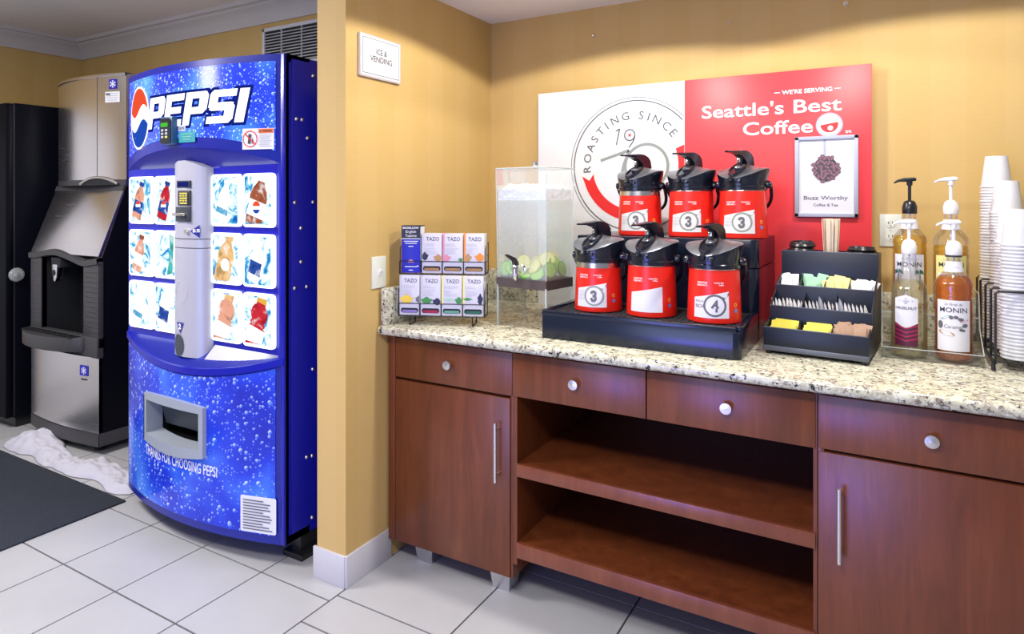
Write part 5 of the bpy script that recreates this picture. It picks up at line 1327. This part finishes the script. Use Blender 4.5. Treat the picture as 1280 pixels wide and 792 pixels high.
    for side, x, n, tilt in (('left', -.092, 6, 3), ('right', .096, 5, -5)):
        for i in range(n):
            if p0 is None: p0 = o = obj('drink_cover', lidm, 'black_plastic', smooth=40)
            else: o = p0.copy(); COL.objects.link(o)
            tag(o, 'black cup lid, %s from the top of the pile %s the stirrers' % (nth(n - i), 'left of' if side == 'left' else 'right of'), 'lid', 'black cup lids on the organizer')
            o.matrix_world = Matrix.Translation(C) @ R @ Matrix.Translation((x + (i % 2) * .002, .299, .248 + i * (.0158 if side == 'left' else .0172))) @ Matrix.Rotation(radians(tilt if i == n - 1 else 0), 4, 'X')

# ------------------------------------------------------------------ syrup bottles
def build_syrups():
    C = V((.120, 2.334, CZ))
    t = thing('bottle_stand', 'clear acrylic two-step stand under the four syrup bottles', 'stand', C)
    th = .003
    obj('base', MB().box(-.13, .13, 0, .27, 0, th), 'acrylic', t)
    obj('front_lip', MB().box(-.13, .13, 0, th, 0, .034), 'acrylic', t)
    obj('lip_edge', MB().box(-.13, .13, -.0005, th + .0005, .033, .0355, .0008), 'acrylic_edge', t)
    for sx in (-1, 1):
        obj('side_panel', MB().prism([(0, 0), (0, .034), (.10, .09), (.13, .20), (.27, .20), (.27, 0)], 'x', sx * .13 - th / 2, sx * .13 + th / 2), 'acrylic', t)
        obj('side_edge', MB().tube([(sx * .13, 0, .034), (sx * .13, .10, .09), (sx * .13, .13, .20), (sx * .13, .27, .20)], .0016, 6), 'acrylic_edge', t)
    obj('riser', MB().box(-.13, .13, .120, .120 + th, th, .124), 'acrylic', t); obj('step', MB().box(-.13, .13, .120, .27, .124, .124 + th), 'acrylic', t)
    obj('step_edge', MB().box(-.13, .13, .1185, .1215, .123, .128, .0008), 'acrylic_edge', t)
    def bottle(loc, rz, liquid, level, pumpc, lab, label, tall=0.0):
        b_ = thing('syrup_bottle', label, 'bottle', loc, rz, 'syrup bottles in the acrylic stand')
        smooth_ = lab == 'hazel'; b_.scale = (1.12, 1.12, 1.0)
        prof = [(0, .004), (.034, .002), (.041, .004), (.0435, .010), (.0440, .030), (.0440, .185), (.0425, .190), (.0440, .196), (.0445, .205), (.0425, .212), (.0440, .219), (.0445, .230), (.0415, .243), (.033, .256), (.024, .268), (.0185, .282), (.0165, .300), (.0165, .320)]
        if smooth_: prof = [(0, .004), (.036, .002), (.0425, .006), (.0445, .014), (.0445, .200), (.0435, .212), (.038, .226), (.029, .246), (.0215, .268), (.0175, .290), (.0165, .320)]
        obj('glass', MB().lathe(prof, 40), 'bottle_glass', b_, smooth=50)
        lq = [(0, .007)] + [(max(.001, r - .0025), max(.007, z)) for r, z in prof[1:] if z < level]
        # liquid surface
        for (ra, za), (rb, zb) in zip(prof, prof[1:]):
            if za <= level <= zb: lq.append((ra + (rb - ra) * (level - za) / (zb - za) - .0025, level))
        lq.append((0, level)); obj('syrup', MB().lathe(lq, 36), liquid, b_, smooth=50)
        on = lambda d: (lambda x, z: ((.0440 + d) * sin(x / .044), -(.0440 + d) * cos(x / .044), z))
        def patch(mt, x0, x1, z0, z1, d, nm='label', par=b_):
            b = MB(); b.grid(lambda x, k: on(d)(x, (z0, z1)[k]), linspace(x0, x1, 13), [0, 1]); return obj(nm, b, mt, par)
        if lab == 'caramel':
            l = patch('paper_white', -.041, .041, .034, .186, .0007)
            b = MB(); b.text('MONIN', .0150, lambda x, y: on(.0013)(x, .150 + y), 0, bold=.006, fit=.064)
            b.text('Le Sirop de', .008, lambda x, y: on(.0013)(x, .171 + y), 1, shear=.3, fit=.040); b.text('Caramel', .011, lambda x, y: on(.0013)(x, .102 + y), 1, shear=.1, fit=.042)
            b.shape([(-.026, .042), (.028, .040), (.028, .042), (-.026, .044)], on(.0013), 2); obj('lettering', b, ['ink_dark', 'ink_grey', 'ink_pale'], l)
            b = MB()
            for (ink, x, z, rx, rz_, an) in ((0, -.018, .134, .013, .003, .5), (1, -.005, .135, .005, .006, .3), (1, .006, .136, .006, .005, -.4), (1, .017, .130, .007, .005, -.2), (2, .025, .126, .012, .0025, .3), (1, .027, .112, .007, .006, .2), (1, .020, .098, .008, .004, -.2), (3, -.031, .111, .007, .012, 0), (4, -.016, .087, .020, .007, -.25)):
                b.shape([(x + rx * cos(s) * cos(an) - rz_ * sin(s) * sin(an), z + rx * cos(s) * sin(an) + rz_ * sin(s) * cos(an)) for s in linspace(0, 2 * pi, 17)[:-1]], on(.0012), ink)
            obj('picture', b, ['mint_ink', 'ink_grey', 'rose_ink', 'ink_grey', 'tan_ink'], l)
        elif lab == 'palm':
            l = patch('paper_white', -.041, .041, .028, .186, .0007)
            b = MB(); b.text('MONIN', .0155, lambda x, y: on(.0013)(x, .146 + y), 0, bold=.006, fit=.064); b.text('Le Sirop de', .008, lambda x, y: on(.0013)(x, .169 + y), 1, shear=.3, fit=.040)
            b.shape([(-.036, .050), (.036, .050), (.036, .053), (-.036, .053)], on(.0013), 2); obj('lettering', b, ['ink_dark', 'ink_pale', 'box_blue'], l)
            b = MB()
            for s_ in (-1, 1):
                x = s_ * .027; b.shape([(x - .002, .07), (x + .002, .07), (x + .0015 * s_ + .001, .128), (x + .0015 * s_ - .001, .128)], on(.0012), 1)
                for a in (-.3, .6, 1.3, 2.0, 2.7, 3.5):
                    L = .016; b.shape([(x, .126), (x + L * .6 * cos(a) - .003 * sin(a), .128 + L * .5 * sin(a) + .004), (x + L * cos(a), .126 + L * .45 * sin(a) - .003), (x + L * .6 * cos(a) + .003 * sin(a), .125 + L * .5 * sin(a))], on(.0014), 0)
                b.shape(circ(.008, 14, x + s_ * .003, .078, ry=.010), on(.0014), 2)
            obj('picture', b, ['forest_ink', 'ink_dark', 'yellow_ink'], l)
        elif lab == 'lemon':
            l = patch('packet_pale_yellow', -.041, .041, .028, .186, .0007); patch('paper_white', -.034, .041, .04, .130, .0009, 'label_panel', l)
            b = MB(); b.text('MONIN', .0150, lambda x, y: on(.0015)(x, .150 + y), 0, bold=.006, fit=.062); b.text('Le Sirop de', .008, lambda x, y: on(.0013)(x, .171 + y), 1, shear=.3, fit=.040)
            b.shape([(-.041, .136), (.041, .136), (.041, .144), (-.041, .144)], on(.0012), 2)
            for i in range(5): b.shape(circ(.0016, 8, -.026 + i * .013, .140), on(.0018), 3)
            b.text('Vanilla', .011, lambda x, y: on(.0015)(x, .112 + y), 1, fit=.034); b.shape([(-.03, .064), (-.026, .060), (.0, .098), (-.004, .10)], on(.0014), 4)
            obj('lettering', b, ['ink_dark', 'ink_pale', 'box_blue', 'paper_white', 'packet_green'], l)
        else:
            on2 = lambda d: (lambda x, z: ((.0445 + d) * sin(x / .0445), -(.0445 + d) * cos(x / .0445), z))
            b = MB(); xs = linspace(-.034, .024, 13); b.grid(lambda x, k: on2(.0007)(x, (.036 + .002 * cos((x + .005) / .03), .182 + .012 * (1 - abs(x + .005) / .029))[k]), xs, [0, 1]); l = obj('label', b, 'paper_white', b_)
            b = MB(); b.grid(lambda x, k: on2(.0011)(x, (.036, .108 - .018 * (1 - abs(x + .005) / .029))[k]), xs, [0, 1]); pz = obj('chevron', b, 'purple_ink', l)
            b = MB()
            for i in range(4): b.grid(lambda x, k: on2(.0014)(x, .050 + i * .013 + .010 * abs(x + .005) / .029 + k * .0035), xs, [0, 1])
            obj('chevron_stripe', b, 'crimson_ink', pz)
            b = MB(); b.text('HAZELNUT', .0085, lambda x, y: on2(.0013)(x - .005, .149 + y), 0, bold=.012, fit=.052)
            b.shape([(-.022, .175), (-.005, .184), (.012, .175), (-.005, .166)], on2(.0013), 0); b.shape([(-.014, .175), (-.005, .179), (.004, .175), (-.005, .171)], on2(.0017), 1)
            for i in range(3): b.shape([(-.028 + .003 * i, .140 - i * .007), (.018 - .003 * i, .140 - i * .007), (.018 - .003 * i, .1378 - i * .007), (-.028 + .003 * i, .1378 - i * .007)], on2(.0013), 1)
            obj('lettering', b, ['ink_dark', 'ink_pale'], l)
        if lab != 'hazel':
            b = MB(); b.lathe([(.0235, .268), (.0180, .300)], 24, 0, a0=-pi / 2 - 1.5, a1=-pi / 2 + 1.5); nl = obj('neck_label', b, 'paper_white', b_)
            b = MB(); fn = lambda x, z: ((.0215 - (z - .280) * .17 + .0008) * sin(x / .021), -(.0215 - (z - .280) * .17 + .0008) * cos(x / .021), z)
            b.text('MONIN', .006, lambda x, y: fn(x, .280 + y), 0, fit=.022); obj('lettering', b, 'ink_pale', nl)
        # pump
        H = .415 + tall
        b = MB(); b.lathe([(.0, .3175), (.0185, .3175), (.0195, .321), (.0195, .343), (.0175, .347), (.0155, .356), (.011, .360), (.007, .362), (0, .362)], 24)
        pm = obj('pump', b, pumpc, b_, smooth=40)
        if lab == 'caramel': obj('pump_ring', MB().lathe([(.0165, .313), (.0197, .313), (.0197, .319), (.0165, .319)], 24), 'ink_dark', pm)
        obj('pump_stem', MB().lathe([(.0045, .355), (.0045, H), (.0, H)], 14), pumpc, pm)
        b = MB()
        head = [(-.040, H - .010), (-.041, H - .004), (-.030, H + .004), (-.012, H + .010), (.012, H + .011), (.018, H + .006), (.017, H - .001), (-.006, H - .004), (-.026, H - .003)]
        b.prism(head, 'y', -.009, .009, 0, .003); b.lathe([(.0075, H - .016), (.0085, H + .002), (0, H + .002)], 14); obj('pump_head', b, pumpc, pm, smooth=50)
        obj('dip_tube', MB().tube([(0, 0, .320), (.002, .004, .02)], .0025, 8), 'cup_clear', pm)
    bottle((.064, 2.394, CZ + .004), radians(-5), 'syrup_pale', .235, 'white_plastic', 'hazel', 'hazelnut syrup bottle with a purple chevron label, front of the stand')
    bottle((.180, 2.392, CZ + .004), radians(-5), 'syrup_amber', .254, 'white_plastic', 'caramel', 'amber caramel syrup bottle with a white pump, front of the stand')
    bottle((.069, 2.530, CZ + .1275), radians(-3), 'syrup_gold', .245, 'black_plastic', 'palm', 'golden syrup bottle with a black pump and palm tree label', .012)
    bottle((.183, 2.530, CZ + .1275), radians(-3), 'syrup_gold', .215, 'white_plastic', 'lemon', 'golden syrup bottle with a yellow label and white pump, back of the stand', .012)

# ------------------------------------------------------------------ paper cups in their wire rack
def build_cups():
    X0, X1 = .274, .392; ys = [2.316, 2.408, 2.530, 2.655, 2.752]; ZB, ZTOP = .966, 1.168; r = .0034
    t = thing('cup_rack', 'black wire rack holding stacks of paper cups', 'rack', (.333, 2.53, CZ))
    P = lambda n, b, m, par=t, **k: obj(n, b, m, par, world=True, **k)
    for i, y in enumerate(ys):
        P('divider_wire', MB().tube([(X0, y, ZB), (X0, y, ZTOP - .006), (X0 + .006, y, ZTOP), (X1 - .006, y, ZTOP), (X1, y, ZTOP - .006), (X1, y, ZB)], r, 8), 'wire_black')
        P('cross_wire', MB().tube([(X0 - .006, y, ZB), (X1 + .006, y, ZB)], r, 8), 'wire_black')
    for x in (X0, X0 + .030, X0 + .060, X0 + .090, X1): P('base_wire', MB().tube([(x, ys[0] - .008, ZB - .005), (x, ys[-1] + .005, ZB - .005)], r * .8, 8), 'wire_black')
    for x in (X0 - .006, X1 + .006):
        P('side_wire', MB().tube([(x, ys[0] - .012, ZB), (x, ys[-1] + .006, ZB)], r, 8), 'wire_black')
        for y in (ys[0] - .012, ys[-1]): P('foot', MB().tube([(x, y, CZ + .003), (x, y, ZB)], [.006, .0045], 10), 'wire_black')
    def cup(mt): 
        return MB().lathe([(.0, .100), (.0285, .100), (.0288, .104), (.0305, .1045), (.0313, .102), (.0425, .006), (.0450, .0055), (.0462, .003), (.0450, .0), (.0425, .0004), (.0415, .004)], 28), mt
    pa = pb = None
    stacks = [('rear', .322, 2.700, 1.577, .0098, 0), ('second', .336, 2.592, 1.492, .0096, 0), ('third', .334, 2.470, 1.404, .0094, 0), ('front', .336, 2.366, 1.403, .0105, 1)]
    random.seed(41)
    for nm, x, y, top, sp, clr in stacks:
        n = int((top - .105 - ZB - .004) / sp) + 1
        for i in range(n):
            if clr:
                if pb is None: mb, mt = cup('cup_clear'); pb = o = obj('paper_cup', mb, mt, smooth=50)
                else: o = pb.copy(); COL.objects.link(o)
            else:
                if pa is None: mb, mt = cup('cup_white'); pa = o = obj('paper_cup', mb, mt, smooth=50)
                else: o = pa.copy(); COL.objects.link(o)
            o.location = (x + random.uniform(-.0008, .0008), y + random.uniform(-.0008, .0008), top - .105 - i * sp)
            o.rotation_euler = (0, 0, random.random() * 6)
            tag(o, 'upside-down white cup, %s from the top of the %s stack in the rack' % (nth(i + 1), nm), 'cup', 'white cups in the %s stack' % nm)

# ------------------------------------------------------------------ light, camera
def lamp(name, typ, loc, energy, color, rot=(0, 0, 0), **kw):
    l = bpy.data.lights.new(name, typ); l.energy = energy; l.color = color
    for k, v in kw.items(): setattr(l, k, v)
    o = bpy.data.objects.new(name, l); COL.objects.link(o); o.location = loc; o.rotation_euler = rot; return o
def look(o, tgt):
    d = V(tgt) - o.location; o.rotation_euler = d.to_track_quat('-Z', 'Y').to_euler()
def build_light_camera():
    W = bpy.data.worlds.new('World'); SC.world = W; W.use_nodes = True
    bg = W.node_tree.nodes['Background']; bg.inputs[0].default_value = (.80, .86, 1.0, 1); bg.inputs[1].default_value = .30
    warm = (1.0, .955, .89); cool = (1.0, .965, .94)
    # ceiling fixtures of the room in front of the counter
    lamp('ceiling_lamp', 'AREA', (-.55, .15, 2.30), 52, (1, .965, .93), shape='RECTANGLE', size=1.1, size_y=.35)
    # recessed downlights over the worktop
    for x, e in ((.10, 15), (-.95, 15)): lamp('downlight', 'SPOT', (x, 1.98, 2.31), e * 4.4, warm, spot_size=radians(154), spot_blend=.06, shadow_soft_size=.05)
    # alcove fixture
    lamp('alcove_lamp', 'AREA', (-3.3, .45, 2.66), 85, cool, shape='RECTANGLE', size=1.2, size_y=.5)
    # daylight from a window behind the viewer
    o = lamp('window_light', 'AREA', (-1.5, -2.3, .85), 34, (.45, .55, 1.0), shape='RECTANGLE', size=1.7, size_y=1.5); look(o, (-1.0, 2, .8))
    o = lamp('low_blue_fill', 'AREA', (-1.0, -.28, .34), 14, (.17, .15, 1.0), shape='RECTANGLE', size=.7, size_y=.5); look(o, (-.45, 2.0, .85))  # added low blue light for the sheen on drawer and stand, source unknown
    lamp('ceiling_fill', 'POINT', (-.6, .75, 1.95), 5, (1, .96, .92), shadow_soft_size=.12)  # weak point fill added to brighten the nook ceiling
    lamp('alcove_fill', 'POINT', (-3.6, .3, 2.25), 16, (1, .95, .88), shadow_soft_size=.15)  # unseen point light added to lift the alcove ceiling
    cam = bpy.data.cameras.new('camera'); o = bpy.data.objects.new('camera', cam); COL.objects.link(o)
    o.location = (0, 0, 1.43); o.rotation_euler = (radians(90), 0, math.atan(467 / 813))
    cam.sensor_width = 36; cam.lens = 813 / 1280 * 36; cam.shift_y = -146 / 1280; cam.clip_start = .02
    SC.camera = o
    vs = SC.view_settings; vs.view_transform = 'Standard'; vs.look = 'None'; vs.exposure = 0.0; vs.gamma = 1.0; vs.use_curve_mapping = False
    SC.cycles.use_denoising = True
    SC.cycles.max_bounces = 10; SC.cycles.transparent_max_bounces = 24; SC.cycles.diffuse_bounces = 4; SC.cycles.glossy_bounces = 4
    SC.cycles.sample_clamp_indirect = 6

build_setting(); build_wall_things(); build_floor_things()
build_vending(); build_ice_machine(); build_black_machine()
build_counter(); build_boards(); build_airpots()
build_tea(); build_dispenser(); build_organizer(); build_syrups(); build_cups()
build_light_camera()
